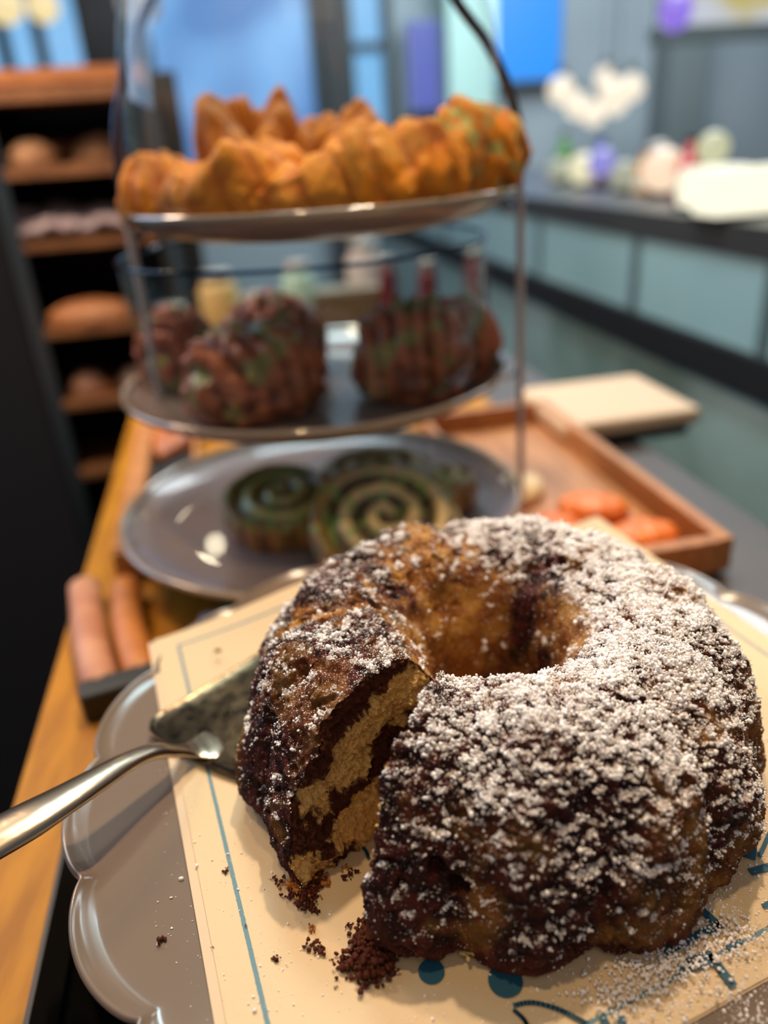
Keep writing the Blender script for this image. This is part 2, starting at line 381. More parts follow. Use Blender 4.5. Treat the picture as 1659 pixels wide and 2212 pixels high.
for k, (x, a, w, h, lab) in enumerate([(1545, 1.38, .055, .075, 'left lit glass block of the bright pair on the case top'), (1630, 1.22, .09, .078, 'right lit glass block of the bright pair on the case top')]):
    q = ata(x, 440, a); o = thing('light_block', lab, 'lamp', AB(a, q@BX, Zt), group='lit glass blocks')
    L1 = np.array(o.location); g2 = lambda a_, b_, z_: AX*a_ + BX*b_ + np.array([0, 0, z_])
    MB().box((-.03, -w, .006), (.05, w, h), g2).build('glowing_body', glow('warm_white_glow', (255, 250, 222), 1.15), o, bevel=.012)
    MB().box((-.032, -w, 0), (.052, w, .0058), g2).build('base_plate', black, o)
# cream tray on the worktop before the case
p0 = atz(1320, 868, .03)
o = thing('serving_tray', 'cream rectangular serving tray above its shadow modelled in black, beyond the crate', 'tray', (p0[0], p0[1], -.004), YAW*-1 + .0)
MB().box((-.085, -.06, .014), (.085, .10, .034)).build('tray_body', mat('cream_tray', (205, 172, 138), .5), o, bevel=.006)
MB().box((-.075, -.05, 0), (.075, .09, .0135)).build('stand', black, o)  # black box in place of the dark shadow below the tray

# ------------------------------------------------------------------ bread rack on the left
RA = 1.6
t = thing('bread_rack', 'dark bread rack with wooden shelves at the left of the counter', 'rack', AB(RA, -.35, -.9)); L0 = np.array(t.location)
fl = lambda a, b, z: AB(a, b, z) - L0
MB().box((RA + .34, -.75, -.9), (RA + .36, -.05, .50), fl).build('back_panel', mat('rack_back', (44, 32, 24), .7), t)
for b0, nm in ((-.385, 'post'), (-.10, 'post')): MB().box((RA - .02, b0 - .018, -.9), (RA + .34, b0 + .0, .455), fl).build(nm, black, t)
warm = mat('shelf_wood', (128, 84, 48), .6, rgb2=(104, 64, 34), nscale=14, stretch=(1, 6, 1))
shelf_z = [.455, .335, .205, .045, -.10, -.25]
for z, hh in zip(shelf_z, (.02, .02, .012, .012, .012, .012)):
    MB().box((RA - .01, -.385, z - hh), (RA + .33, -.118, z), fl).build('shelf', warm, t)
t = thing('dark_partition', 'dark grey upright partition at the left edge of the view', 'partition', AB(1.25, -.42, -.9)); L0 = np.array(t.location)
MB().box((1.22, -.62, 0-.9), (1.30, -.30, .42), lambda a, b, z: AB(a, b, z) - L0).build('panel', mat('partition_grey', (36, 35, 40), .6), t)
MB().box((1.215, -.302, -.9), (1.305, -.296, .42), lambda a, b, z: AB(a, b, z) - L0).build('edge_strip', black, t)

def lump(name, rx, ry, rz, mt, parent=None, n=40, ridges=0, ramp=.08, twist=0., noise=.06, nf=3., tintf=None, seed=0, flat=.35):
    """loaf or bun body: flattened underside, ridged and uneven"""
    ph = np.linspace(0, math.pi, n)[None]; th = np.linspace(0, 2*math.pi, 2*n, endpoint=False)[:, None]
    D = np.stack([np.sin(ph)*np.cos(th), np.sin(ph)*np.sin(th), np.cos(ph) + 0*th], -1).reshape(-1, 3)
    P = D.copy(); r = 1 + noise*fbm(D + seed*3.1, nf, 3, seed)
    if ridges: r = r + ramp*np.abs(np.sin(ridges*.5*(D[:, 0]*2.2 + twist*D[:, 1]*1.2 + .15*D[:, 2])))*np.clip(D[:, 2] + .5, 0, 1)
    P = P*r[:, None]*np.array([rx, ry, rz]); P[:, 2] = np.where(P[:, 2] < -flat*rz, -flat*rz, P[:, 2]) + flat*rz
    tn = tintf(D, P, r) if tintf else None
    return mesh_np(name, P, grid_faces(2*n, n, True), mt, parent, tint=tn)
breadm = mat('bread_crust', (150, 92, 48), .6, rgb2=(104, 60, 30), nscale=30, bump=.3, bscale=120)
breadl = mat('bread_floured', (176, 140, 108), .7, rgb2=(130, 92, 62), nscale=30, bump=.3, bscale=120)
for k, (x, y, a, rx, ry, rz, mt, lab) in enumerate([
    (60, 290, 1.66, .045, .03, .032, breadl, 'floured pale loaf, left under the top board of the rack'),
    (210, 270, 1.70, .055, .035, .035, breadl, 'long floured loaf, right under the top board of the rack'),
    (130, 310, 1.75, .050, .035, .03, breadm, 'round brown loaf behind the two floured loaves of the rack'),
    (165, 520, 1.68, .085, .04, .022, mat('olive_loaf', (92, 78, 58), .7), 'grey olive loaf under the pale cloth'),
    (180, 600, 1.64, .085, .045, .034, mat('copper_loaf', (158, 102, 60), .6), 'wide copper brown loaf in the middle of the rack'),
    (165, 715, 1.66, .036, .036, .036, mat('pink_bun', (150, 112, 92), .6), 'round pinkish bun, left on the lower shelf'),
    (270, 700, 1.66, .032, .032, .036, mat('grey_bun', (140, 118, 104), .6), 'round greyish bun, right on the lower shelf'),
    (200, 815, 1.66, .05, .035, .02, breadm, 'flat dark brown loaf on the lowest shelf')]):
    q = ata(x, y, a); z = [s for s in shelf_z if s < q[2]]; z = z[0] if z else q[2]
    o = lump('bread_loaf', rx, ry, rz, mt, seed=k); o.location = Vector((float(q[0]), float(q[1]), float(z + .0005))); o.rotation_euler = (0, 0, -YAW)
    tag(o, lab, 'bread', 'loaves in the bread rack')
# crate on the top of the rack and the pale cloth
o = thing('wooden_crate', 'wide orange brown crate on the very top of the bread rack', 'crate', AB(RA + .1, -.245, .4555), -YAW)
cw = mat('crate_orange_wood', (164, 104, 56), .55, rgb2=(130, 78, 38), nscale=12, stretch=(2, 2, 14))
MB().box((-.14, -.09, 0), (.14, .09, .006)).build('crate_bottom', cw, o)
for lo, hi in (((-.14, -.096, .0061), (.14, -.0901, .03)), ((-.14, .0901, .0061), (.14, .096, .035)), ((-.146, -.096, 0), (-.1401, .096, .036)), ((.1401, -.096, 0), (.146, .096, .036))): MB().box(lo, hi).build('crate_side', cw, o)
V, Fc = [], None
gx, gy = np.meshgrid(np.linspace(-.12, .12, 60), np.linspace(-.10, .10, 50), indexing='ij')
P = np.stack([gx.ravel(), gy.ravel(), np.zeros(gx.size)], 1); P[:, 2] = .038 + .016*fbm(P, 22, 3, 5) - .03*np.clip(np.abs(P[:, 1])/.1, 0, 1)**3
o = mesh_np('folded_cloth', P, grid_faces(60, 50), mat('lilac_cloth', (160, 148, 156), .8))
s_ = o.modifiers.new('thickness', 'SOLIDIFY'); s_.thickness = .012
q = ata(175, 440, RA + .12); o.location = Vector((float(q[0]), float(q[1]), .2185)); o.rotation_euler = (0, 0, -YAW)
tag(o, 'pale lilac grey folded cloth on the middle shelf of the rack', 'cloth')

# ------------------------------------------------------------------ goods further down the counter, seen between the tiers
def jar(label, x, y, a, r, h, mt, cat='jar', z=0.):
    q = ata(x, y, a); o = thing('jar', label, cat, (q[0], q[1], z), group='jars behind the stand')
    MB().lathe([(0, 0), (r, 0), (r*1.04, h*.1), (r*1.02, h*.8), (r*.7, h*.9), (0, h*.9)], 24).build('jar_body', mt, o, True)
    MB().lathe([(0, h*.902), (r*.78, h*.902), (r*.78, h), (0, h)], 24).build('lid', mat('jar_lid', (150, 140, 130), .4, .6), o, True); return o
rd = mat('deep_red', (88, 14, 22), .35)
oc = mat('ochre_jar', (176, 130, 66), .5); pg = mat('pale_green_jar', (158, 176, 156), .4); cr_ = mat('cream_bowl', (206, 176, 140), .5)
for lab, x, a, r, h, mt in [('ochre jar at the far left behind the middle tier', 360, 1.30, .030, .12, oc), ('second ochre yellow jar behind the middle tier', 470, 1.42, .034, .15, mat('ochre_jar_two', (190, 148, 84), .5)),
    ('pale green jar behind the middle tier, right of the ochre ones', 645, 1.45, .03, .15, pg), ('greyish pink jar behind the middle tier', 790, 1.5, .034, .17, mat('grey_pink_jar', (180, 160, 150), .5)),
    ('olive jar behind the middle tier', 560, 1.35, .032, .12, mat('olive_jar', (112, 104, 60), .5)),
    ('dark red jar behind the middle tier, leftmost of the reds', 838, 1.4, .016, .15, rd), ('dark red jar behind the middle tier, middle of the reds', 925, 1.4, .017, .14, rd), ('dark red jar behind the middle tier, rightmost of the reds', 1028, 1.4, .02, .15, rd)]:
    jar(lab, x, 620, a, r, h, mt)
o = thing('bowl', 'low cream bowl standing behind the dark buns', 'bowl', (*ata(440, 680, 1.12)[:2], 0))
MB().lathe([(0, 0), (.02, 0), (.022, .004), (.05, .035), (.055, .05), (.053, .05), (.046, .036), (0, .008)], 40).build('bowl_body', cr_, o, True)
o = thing('bowl', 'low cream bowl behind the gap between the dark buns', 'bowl', (*ata(760, 680, 1.15)[:2], 0))
MB().lathe([(0, 0), (.02, 0), (.022, .004), (.055, .035), (.062, .05), (.060, .05), (.050, .036), (0, .008)], 40).build('bowl_body', cr_, o, True)
q = ata(610, 640, 1.46); o = thing('pale_carton', 'pale brown carton far down the counter behind the tiers', 'carton', (q[0], q[1], 0), -YAW)
MB().box((-.11, -.03, 0), (.19, .03, .085)).build('carton_body', mat('carton_brown', (120, 100, 78), .7, rgb2=(92, 78, 58), nscale=9), o, bevel=.003)
MB().box((-.11, -.032, .0851), (.19, .032, .095)).build('carton_lid', mat('carton_lid', (140, 128, 112), .7), o)

# ------------------------------------------------------------------ crates near the stand
cratem = mat('crate_wood', (186, 124, 70), .5, rgb2=(150, 92, 46), nscale=10, stretch=(14, 1.5, 14))
CHH = .030
fr_ = toab(atz(1562, 1152, CHH)); fl_ = toab(atz(1180, 1212, CHH)); br_ = toab(atz(1150, 872, CHH))
ca0, ca1, cb0, cb1 = (fr_[0] + fl_[0])/2, br_[0], max(fl_[1], .16), (fr_[1] + br_[1])/2
cw_, cl2 = (cb1 - cb0)/2, (ca1 - ca0)/2; CM = ((ca0 + ca1)/2, (cb0 + cb1)/2); print('crate', ca0, ca1, cb0, cb1)
o = thing('wooden_crate', 'open light wooden crate on the right of the tiered stand', 'crate', AB(*CM, .0005), -YAW)
o.rotation_euler = (0, 0, -YAW)
for lo, hi, nm in [((-cw_, -cl2, 0), (cw_, cl2, .004), 'crate_bottom'), ((-cw_ - .008, -cl2 - .01, 0), (-cw_ - .0001, cl2 + .01, CHH), 'crate_side'), ((cw_ + .0001, -cl2 - .01, 0), (cw_ + .012, cl2 + .01, CHH), 'crate_side'),
                   ((-cw_, -cl2 - .012, 0), (cw_, -cl2 - .0001, CHH), 'crate_side'), ((-cw_, cl2 + .0001, 0), (cw_, cl2 + .01, CHH), 'crate_side')]:
    MB().box(lo, hi).build(nm, cratem, o, bevel=.0012)
orange = mat('orange_crust', (232, 120, 30), .45, rgb2=(200, 92, 20), nscale=40)
for k, (dx, dy, rz, lab) in enumerate([(-.035, -.09, .5, 'orange pastry at the near left of the crate beside the stand'), (.02, -.06, -.3, 'orange pastry in the middle of the crate beside the stand'), (-.03, .0, .9, 'orange pastry furthest back in the crate beside the stand'), (.035, -.125, .1, 'orange pastry at the near right of the crate beside the stand')]):
    q = AB(ca0 + .17 + dy, CM[1] + dx, 0); b = lump('orange_pastry', .032, .022, .014, orange if k != 2 else mat('cream_crust', (226, 190, 140), .5), seed=20 + k, ridges=6)
    b.location = Vector((float(q[0]), float(q[1]), .0052)); b.rotation_euler = (0, 0, rz); tag(b, lab if k != 2 else 'cream pastry furthest back in the crate beside the stand', 'pastry', 'pastries in the side crate')
# narrow crate behind-left of the stand
p1 = atz(262, 1185, .026); p2 = atz(318, 880, .026); d = (p2 - p1); ln = float(np.hypot(d[0], d[1])); rz = math.atan2(d[1], d[0])
o = thing('wooden_crate', 'narrow wooden crate with dark inside, left behind the lowest plate', 'crate', (p1[0], p1[1], .0005), rz)
for lo, hi, nm in [((0, -.012, .0), (ln, .008, .026), 'crate_side'), ((0, -.06, 0), (ln, -.0121, .004), 'crate_bottom'), ((-.006, -.066, 0), (-.0001, .008, .024), 'crate_side'), ((0, -.066, .0), (ln, -.0601, .018), 'crate_side')]:
    MB().box(lo, hi).build(nm, cratem if nm == 'crate_side' else black, o, bevel=.001)
cop = mat('copper_crust', (190, 108, 54), .45, rgb2=(150, 78, 36), nscale=30)
for k, (x, y) in enumerate(((345, 925), (400, 915))):
    q = atz(x, y, .03); b = lump('breadstick', .016, .055, .016, cop, seed=30 + k, noise=.05)
    b.location = Vector((float(q[0]), float(q[1]), .005)); b.rotation_euler = (0, 0, .25 - .5*k); tag(b, 'copper brown bread roll in the narrow crate, ' + ('left one' if k == 0 else 'right one, close to the plate'), 'bread', 'rolls in the narrow crate')
# wooden tongs
pA = atz(262, 1482, .012); pB = atz(218, 1262, .012); dd = pB - pA; rz = math.atan2(dd[1], dd[0]); ln = float(np.hypot(dd[0], dd[1]))
o = thing('wooden_tongs', 'wooden serving tongs with a black end lying on the counter edge', 'tongs', (pA[0], pA[1], .0005), rz)
arm = smooth_path([(0, .013, .012), (ln*.45, .015, .013), (ln, .013, .012)], 14)
MB().tube(arm, .013, 12, .85).build('arm', mat('window_lit_wood', (196, 138, 104), .5, rgb2=(172, 112, 80), nscale=30), o, True)  # left arm: window light put into the wood colour as pink
arm = smooth_path([(0, -.015, .012), (ln*.45, -.013, .012), (ln*.9, -.019, .012)], 14)
MB().tube(arm, .0125, 12, .85).build('arm', mat('orange_wood', (196, 122, 54), .5, rgb2=(168, 98, 40), nscale=30), o, True)
MB().box((-.016, -.030, .0), (.004, .026, .0225)).build('hinge', mat('black_rubber', (18, 18, 16), .5), o, bevel=.003)
# small green handled brush
p1 = atz(512, 1262, .02); p2 = atz(448, 1322, .02)
o = thing('pastry_brush', 'small green handled pastry brush lying under the lowest plate', 'brush', (p2[0], p2[1], .0005)); L0 = p2*np.array([1, 1, 0])
MB().tube([p1*np.array([1, 1, 0]) - L0 + [0, 0, .008], (p2*.75 + p1*.25)*np.array([1, 1, 0]) - L0 + [0, 0, .008]], .0055, 10).build('handle', mat('green_plastic', (30, 120, 70), .4), o, True)
MB().tube([(p2*.75 + p1*.25)*np.array([1, 1, 0]) - L0 + [0, 0, .008], np.array([0, 0, .008])], [.006, .010], 12).build('bristles', mat('pale_bristle', (170, 185, 205), .6), o, True)

# ------------------------------------------------------------------ tiered stand
platem = mat('glazed_plate', (132, 116, 110), .35, rgb2=(124, 110, 106), nscale=10, coat=.5, spec=.4)
platem.node_tree.nodes['Principled BSDF'].inputs['Coat Roughness'].default_value = .02
rimm = mat('plate_rim', (150, 132, 112), .12, coat=1.)
glassm = glass_mat('clear_glass'); smoke = glass_mat('smoked_edge', (150, 170, 190))
stand_y = .67
def plate_prof(R): return [(0, .0), (R*.40, .0), (R*.66, .0), (R*.74, .0004), (R*.82, .0018), (R*.90, .0055), (R*.97, .0120), (R, .0165), (R*1.003, .0150), (R*.985, .0105), (R*.88, .0005), (R*.72, -.005), (R*.55, -.008), (0, -.006)]
centres = []
steel = mat('brushed_steel', (120, 122, 128), .25, 1.0)
stand = thing('tiered_stand', 'tall three tier stand with grey plates, arched band and glass dome', 'cake stand', (*aty(697, 1075, stand_y)[:2], 0))
S0 = np.array(stand.location)
tiers = []
for (x, y, R, lab) in ((697, 1082, .176, 'lowest'), (685, 812, .166, 'middle'), (697, 445, .1535, 'top')):
    if y == 1082: p = atz(x, y, .030 + .012)
    else: p = aty(x, y, .668)
    p = p - [0, 0, .010]
    pl = MB().lathe(plate_prof(R), 96).build('plate', platem, stand, True, loc=p - S0)
    MB().lathe([(R*.972, .0142), (R*.985, .0178), (R*1.005, .0176), (R*1.010, .0150), (R*.997, .012)], 96).build('rim', rimm, pl, True)
    tiers.append(p)
bz = tiers[0][2] - .008
MB().lathe([(0, 0), (.085, 0), (.085, .006), (.02, .012), (.02, bz - .0005), (0, bz - .0005)], 40).build('foot', steel, stand, True, loc=(tiers[0][0] - S0[0], tiers[0][1] - S0[1], 0.0005))
def hoop_pt(x, y): return aty(x, y, .668) - S0
right = [(930, -120), (985, 0), (1050, 90), (1098, 190), (1122, 280), (1124, 500), (1124, 800), (1126, 1100)]
left = [(330, -10), (285, 110), (258, 230), (256, 330), (272, 460), (298, 600), (322, 720), (345, 850), (372, 930)]
path = [hoop_pt(*q) for q in right[:5][::-1]] + [hoop_pt(780, -230), hoop_pt(560, -210), hoop_pt(410, -120)] + [hoop_pt(*q) for q in left[:5]]
band = smooth_path(path, 120)
MB().tube(band, .0038, 12, 2.4, (0, 1, 0)).build('arched_band', mat('band_metal', (72, 76, 92), .22, .9), stand, True)
upm = mat('satin_upright', (196, 190, 190), .5, .0)
uprights = [smooth_path([hoop_pt(*q) for q in side_], 40) for side_ in (right[4:], left[4:])]
for U_ in uprights: MB().tube(U_, .0030, 12, 2.2, (0, 1, 0)).build('upright', upm, stand, True)
band = np.vstack([band] + uprights)
# short arms that carry the plates from the band
for tp, R, zz in ((tiers[2], .1535, 0), (tiers[1], .166, 0)):
    c = tp - S0
    for sx in (-1, 1):
        e = c + [sx*R*.93, 0, .002]; j = band[np.argmin(np.abs(band[:, 2] - (c[2] + .0)) + (np.sign(band[:, 0] - c[0]) != sx)*10)]
        MB().tube([e, (e + j)/2 - [0, 0, .006], j], .0022, 8).build('support_arm', steel, stand, True)
# glass dome over the top tier, glass collar round the middle tier
ct_ = tiers[2] - S0
dome = [(.1400, .016), (.1425, .05), (.142, .085), (.137, .125), (.126, .165), (.106, .205), (.078, .235), (.04, .252), (0, .257)]
dome = [tuple(v) for v in smooth_path(dome, 30)]
MB().lathe(dome, 96).build('glass_dome', glassm, stand, True, loc=ct_)
cm_ = tiers[1] - S0
MB().lathe([(.1445, .017), (.147, .06), (.1485, .110), (.1485, .1195)], 96).build('glass_collar', glassm, stand, True, loc=cm_)
MB().lathe([(.147, .1196), (.150, .1196), (.150, .1225), (.147, .1225), (.147, .1196)], 96).build('collar_lip', smoke, stand, True, loc=cm_)

# pastries ------------------------------------------------------------
def col3(*c): return np.array([lin(x)[:3] for x in c])
GOLD, GOLD2, PIST, CREAM, CHOC, CHOC2 = col3((216, 132, 30), (170, 84, 10), (160, 170, 96), (226, 196, 140), (104, 50, 28), (168, 92, 54))
golden = attr_mat('golden_choux', .65, .3, 250, .2)
choco = attr_mat('glazed_chocolate', .4, .25, 200, .4, coat=.15)
rollm = attr_mat('swirl_dough', .4, .25, 260, .5, coat=.2)
def cruller(rmaj, rmin, seed, ridges=13, green=0.):
    n, mm = 220, 64
    th = np.linspace(0, 2*math.pi, n, endpoint=False)[:, None]; ph = np.linspace(0, 2*math.pi, mm)[None]
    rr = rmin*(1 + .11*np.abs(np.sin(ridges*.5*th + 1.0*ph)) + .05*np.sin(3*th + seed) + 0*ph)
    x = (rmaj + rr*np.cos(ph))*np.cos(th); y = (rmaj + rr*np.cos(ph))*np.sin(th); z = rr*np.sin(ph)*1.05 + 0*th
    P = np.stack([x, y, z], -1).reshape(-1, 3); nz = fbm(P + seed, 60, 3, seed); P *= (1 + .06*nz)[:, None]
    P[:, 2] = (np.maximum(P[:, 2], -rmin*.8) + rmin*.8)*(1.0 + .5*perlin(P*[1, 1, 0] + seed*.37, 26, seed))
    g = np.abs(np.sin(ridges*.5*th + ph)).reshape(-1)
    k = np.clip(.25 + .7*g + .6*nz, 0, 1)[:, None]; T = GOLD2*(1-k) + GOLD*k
    if green: w = (sstep(.12, .3, perlin(P, 120, 9 + seed))*green)[:, None]; T = T*(1-w) + PIST*w
    return P, grid_faces(n, mm, True), T
topc = tiers[2]
tz = topc[2] + .0105
spots = [((392, 400), .026, .0205, 0, 'golden ring pastry at the far left of the top tier'), ((520, 405), .030, .0215, 0, 'golden ring pastry second from the left on the top tier'),
         ((690, 395), .034, .020, .05, 'smooth yellow golden ring pastry in the middle of the top tier'), ((845, 375), .028, .025, .1, 'large ridged golden pastry right of the middle on the top tier')]
for k, ((x, y), ra, rb, gr, lab) in enumerate(spots):
    P, Fc, T = cruller(ra, rb, k + 1, 12, gr); yy = .60 if k in (0, 1) else .585
    if k == 0: yy = .64
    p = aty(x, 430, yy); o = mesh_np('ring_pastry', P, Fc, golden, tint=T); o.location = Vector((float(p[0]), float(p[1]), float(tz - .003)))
    o.rotation_euler = (0, 0, k); tag(o, lab, 'pastry', 'ring pastries on the top tier')
for k, (x, y, yy, ra, rb, rot, lab) in enumerate([(1000, 345, .66, .029, .027, (.0, -.32, .6), 'tall golden pastry with green pistachio crumbs at the right edge of the top tier'),
    (555, 300, .735, .026, .022, (0, 0, 0), 'dark orange pastry at the back left of the top tier'), (728, 300, .745, .026, .019, (0, 0, 1), 'dark orange pastry at the back right of the top tier')]):
    P, Fc, T = cruller(ra, rb, k + 7, 11, .8 if k == 0 else 0)
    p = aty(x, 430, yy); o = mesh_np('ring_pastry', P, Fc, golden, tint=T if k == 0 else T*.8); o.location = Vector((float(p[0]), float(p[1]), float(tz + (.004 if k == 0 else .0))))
    if k: o.scale = (1, 1, 1.7)
    o.rotation_euler = rot; tag(o, lab, 'pastry', 'ring pastries on the top tier')
midc = tiers[1]
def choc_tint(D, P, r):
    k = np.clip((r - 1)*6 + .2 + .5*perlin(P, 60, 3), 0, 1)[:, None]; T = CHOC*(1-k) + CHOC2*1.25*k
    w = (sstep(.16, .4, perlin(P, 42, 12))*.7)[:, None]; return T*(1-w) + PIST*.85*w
for k, (x, y, yy, rx, ry, rz_, rot, lab) in enumerate([(552, 800, .603, .053, .042, .048, .25, 'dark glazed ridged bun at the front left of the middle tier'), (388, 745, .70, .036, .034, .046, .8, 'dark glazed bun with pistachio at the far left of the middle tier'),
    (590, 700, .745, .048, .036, .046, .1, 'dark chocolate bun at the back of the middle tier'), (890, 770, .625, .046, .042, .052, -.5, 'round dark bun with pistachio on the right of the middle tier'), (990, 740, .67, .034, .036, .045, .2, 'dark bun at the far right of the middle tier')]):
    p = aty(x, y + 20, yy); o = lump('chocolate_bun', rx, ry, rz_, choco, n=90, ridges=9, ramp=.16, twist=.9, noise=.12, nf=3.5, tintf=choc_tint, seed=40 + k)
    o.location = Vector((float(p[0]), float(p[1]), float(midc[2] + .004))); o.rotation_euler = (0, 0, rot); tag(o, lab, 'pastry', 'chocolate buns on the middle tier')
def swirl_roll(R, h, greenish, seed):
    n, mr = 200, 60
    th = np.linspace(0, 2*math.pi, n, endpoint=False)[:, None]
    s = np.linspace(0, 1, mr + 14)[None]; r = np.where(s < .8, s/.8, 1.)*R; side = np.clip((s - .8)/.2, 0, 1)
    spiral = np.cos(2*math.pi*(r/R*2.6) - th)
    z = h + .0035*spiral*(1 - side) - side*h + .004*(1 - (r/R)**2)
    rr = r + side*0 + np.where(side > 0, .0022*np.abs(np.sin(14*th)), 0) + .002*np.sin(side*math.pi)
    P = np.stack([rr*np.cos(th), rr*np.sin(th), z + 0*th], -1).reshape(-1, 3); nz = fbm(P + seed, 90, 3, seed)
    P += (nz*.0012)[:, None]
    sp = (spiral*(1 - side)).reshape(-1); sd = np.broadcast_to(side, (n, mr + 14)).reshape(-1)
    k = sstep(-.2, .35, sp + .3*nz)[:, None]
    base = (np.array(lin((196, 180, 108))[:3]) if greenish else CREAM); darkc = np.array(lin((116, 100, 56))[:3]) if greenish else np.array(lin((84, 70, 44))[:3])
    T = darkc*(1-k) + base*k
    w = sstep(.78, .95, np.broadcast_to(r/R, (n, mr + 14)).reshape(-1))[:, None]; T = T*(1-w) + np.array(lin((150, 116, 52))[:3])*w
    w = sstep(.0, .3, sd)[:, None]; side_c = np.array(lin((176, 112, 58))[:3])*(.75 + .3*np.sign(np.sin(14*th)) + 0*s).reshape(-1)[:, None]; T = T*(1-w) + side_c*w
    g = (sstep(.14, .3, perlin(P, 110, 31))*(1-sd)*.6)[:, None]; T = T*(1-g) + np.array(lin((140, 180, 90))[:3])*g
    return P, grid_faces(n, mr + 14, True), T
lowc = tiers[0]; lz = lowc[2] + .001
for k, (x, y, z, R, h, rot, gr, lab) in enumerate([(608, 1075, .02, .048, .026, (.22, .0, .1), True, 'pistachio green swirl roll on the left of the lowest plate'), (830, 1135, .03, .056, .028, (.45, .05, .1), False, 'cream and dark swirl roll leaning at the front of the lowest plate'),
    (815, 1010, .02, .050, .034, (0, 0, 1), True, 'green topped roll at the back of the lowest plate'), (930, 1040, .02, .040, .022, (-.05, .1, 2), True, 'small green roll at the right of the lowest plate')]):
    P, Fc, T = swirl_roll(R, h, gr, 50 + k); p = atz(x, y, lz + h); o = mesh_np('swirl_roll', P, Fc, rollm, tint=T)
    o.location = Vector((float(p[0]), float(p[1]), float(lz + (.0005 if k >= 2 else (.006 if k == 0 else .016))))); o.rotation_euler = rot; tag(o, lab, 'pastry', 'swirl rolls on the lowest plate')

# ================================================================== SERVING TRAY, PAPER, SERVER
TZ = ZB - .0018
trayc = CAKE[:2] + np.array([.0008, .0150])
n = 720; th = np.linspace(0, 2*math.pi, n, endpoint=False)
lobe = np.abs(np.sin((th - math.radians(202.3))*17/2))**.62
Ro = .1868 + .0082*lobe
prof = [(0., .0), (.3, .0), (.6, 0), (.90, .0), (.952, .0002), (.968, .0008), (.980, .0020), (.990, .0032), (.996, .0034), (1.0, .0028), (1.002, .0016), (.998, -.0004), (.988, -.003), (.955, -.0052), (.85, -.0062), (0, -.0062)]
pr = np.array(prof); pr = np.vstack([smooth_path(pr[3:15], 48)]); pr = np.vstack([prof[:3], pr, prof[-1]])
bl = np.clip((pr[:, 0] - .93)/.05, 0, 1)
R = (.187*(1 - bl)[None] + Ro[:, None]*bl[None])*pr[:, 0][None]
V = np.stack([trayc[0] + R*np.cos(th)[:, None], trayc[1] + R*np.sin(th)[:, None], TZ + pr[:, 1][None] + 0*R], -1).reshape(-1, 3)
tray = thing('cake_stand', 'mauve grey scalloped cake stand carrying the paper and cake', 'cake stand', (trayc[0], trayc[1], 0)); T0 = np.array(tray.location)
glaze = mat('mauve_glaze', (120, 104, 92), .16, rgb2=(114, 99, 87), nscale=7, coat=.12, spec=.45)
mesh_np('scalloped_plate', V - T0, grid_faces(n, len(pr), True), glaze, tray)
MB().lathe([(0, -.0495 + .05), (.07, .0005), (.07, .006), (.03, .014), (.022, .03), (.03, TZ - .0066), (0, TZ - .0066)], 48).build('pedestal', black, tray, True)

# paper sheet with printed border
Ap = CAKE + np.array([-.1815, .1052, 0]); ex = np.array([.2913, .1133, 0]); ey = np.array([.0964, -.2796, 0])
PW, PH = .3126, .2957
def paper_z(u, v):
    z = .0185*np.exp(-((u - .40)/.24)**2)*sstep(.15, -.02, v) + .001*np.sin(u*7 + 1)*sstep(.1, 0, v)
    z = z + .004*sstep(.86, 1, u)*sstep(.5, 0, v) - .001*sstep(.9, 1.0, v)
    return z + .00045
def paper_pts(u, v, dz=0.): u = np.asarray(u, float); v = np.asarray(v, float); return (Ap[None] + u[:, None]*ex + v[:, None]*ey + np.stack([0*u, 0*u, paper_z(u, v) + dz], 1))
nu = nv = 240
uu, vv = np.meshgrid(np.linspace(0, 1, nu), np.linspace(0, 1, nv), indexing='ij'); uu = uu.ravel(); vv = vv.ravel()
papm = mat('greaseproof_paper', (210, 184, 146), .55, bump=.12, bscale=260, spec=.35)
N = papm.node_tree.nodes; L = papm.node_tree.links; B = N['Principled BSDF']
at = N.new('ShaderNodeAttribute'); at.attribute_name = 'tint'; sx = N.new('ShaderNodeSeparateColor'); L.new(at.outputs['Color'], sx.inputs[0])
def mth(op, a, b=None, c=None):
    q = N.new('ShaderNodeMath'); q.operation = op
    for i, v in enumerate((a, b, c)):
        if v is None: continue
        if isinstance(v, (int, float)): q.inputs[i].default_value = v
        else: L.new(v, q.inputs[i])
    return q.outputs[0]
# distance of the border line from the nearest sheet edge, in metres (stored in the attribute)
nz_ = N.new('ShaderNodeTexNoise'); nz_.inputs['Scale'].default_value = 900; tcn = N.new('ShaderNodeTexCoord'); L.new(tcn.outputs['Object'], nz_.inputs['Vector'])
du = mth('MINIMUM', sx.outputs[0], mth('SUBTRACT', PW, sx.outputs[0])); dv = mth('MINIMUM', sx.outputs[1], mth('SUBTRACT', PH, sx.outputs[1]))
dm_ = mth('MINIMUM', du, dv); dm_ = mth('ADD', dm_, mth('MULTIPLY', mth('SUBTRACT', nz_.outputs[0], .5), .0005))
line = mth('LESS_THAN', mth('ABSOLUTE', mth('SUBTRACT', dm_, .0125)), .00085)
mx = N.new('ShaderNodeMix'); mx.data_type = 'RGBA'; mx.inputs['A'].default_value = lin((212, 186, 148)); mx.inputs['B'].default_value = lin((66, 120, 138))
L.new(mth('MULTIPLY', line, .9), mx.inputs['Factor']); L.new(mx.outputs['Result'], B.inputs['Base Color'])
paper = thing('paper_sheet', 'cream paper sheet with thin blue border line under the cake', 'paper', (CAKE[0], CAKE[1], ZB - .0012)); P0 = np.array(paper.location)
Vp = paper_pts(uu, vv) - P0
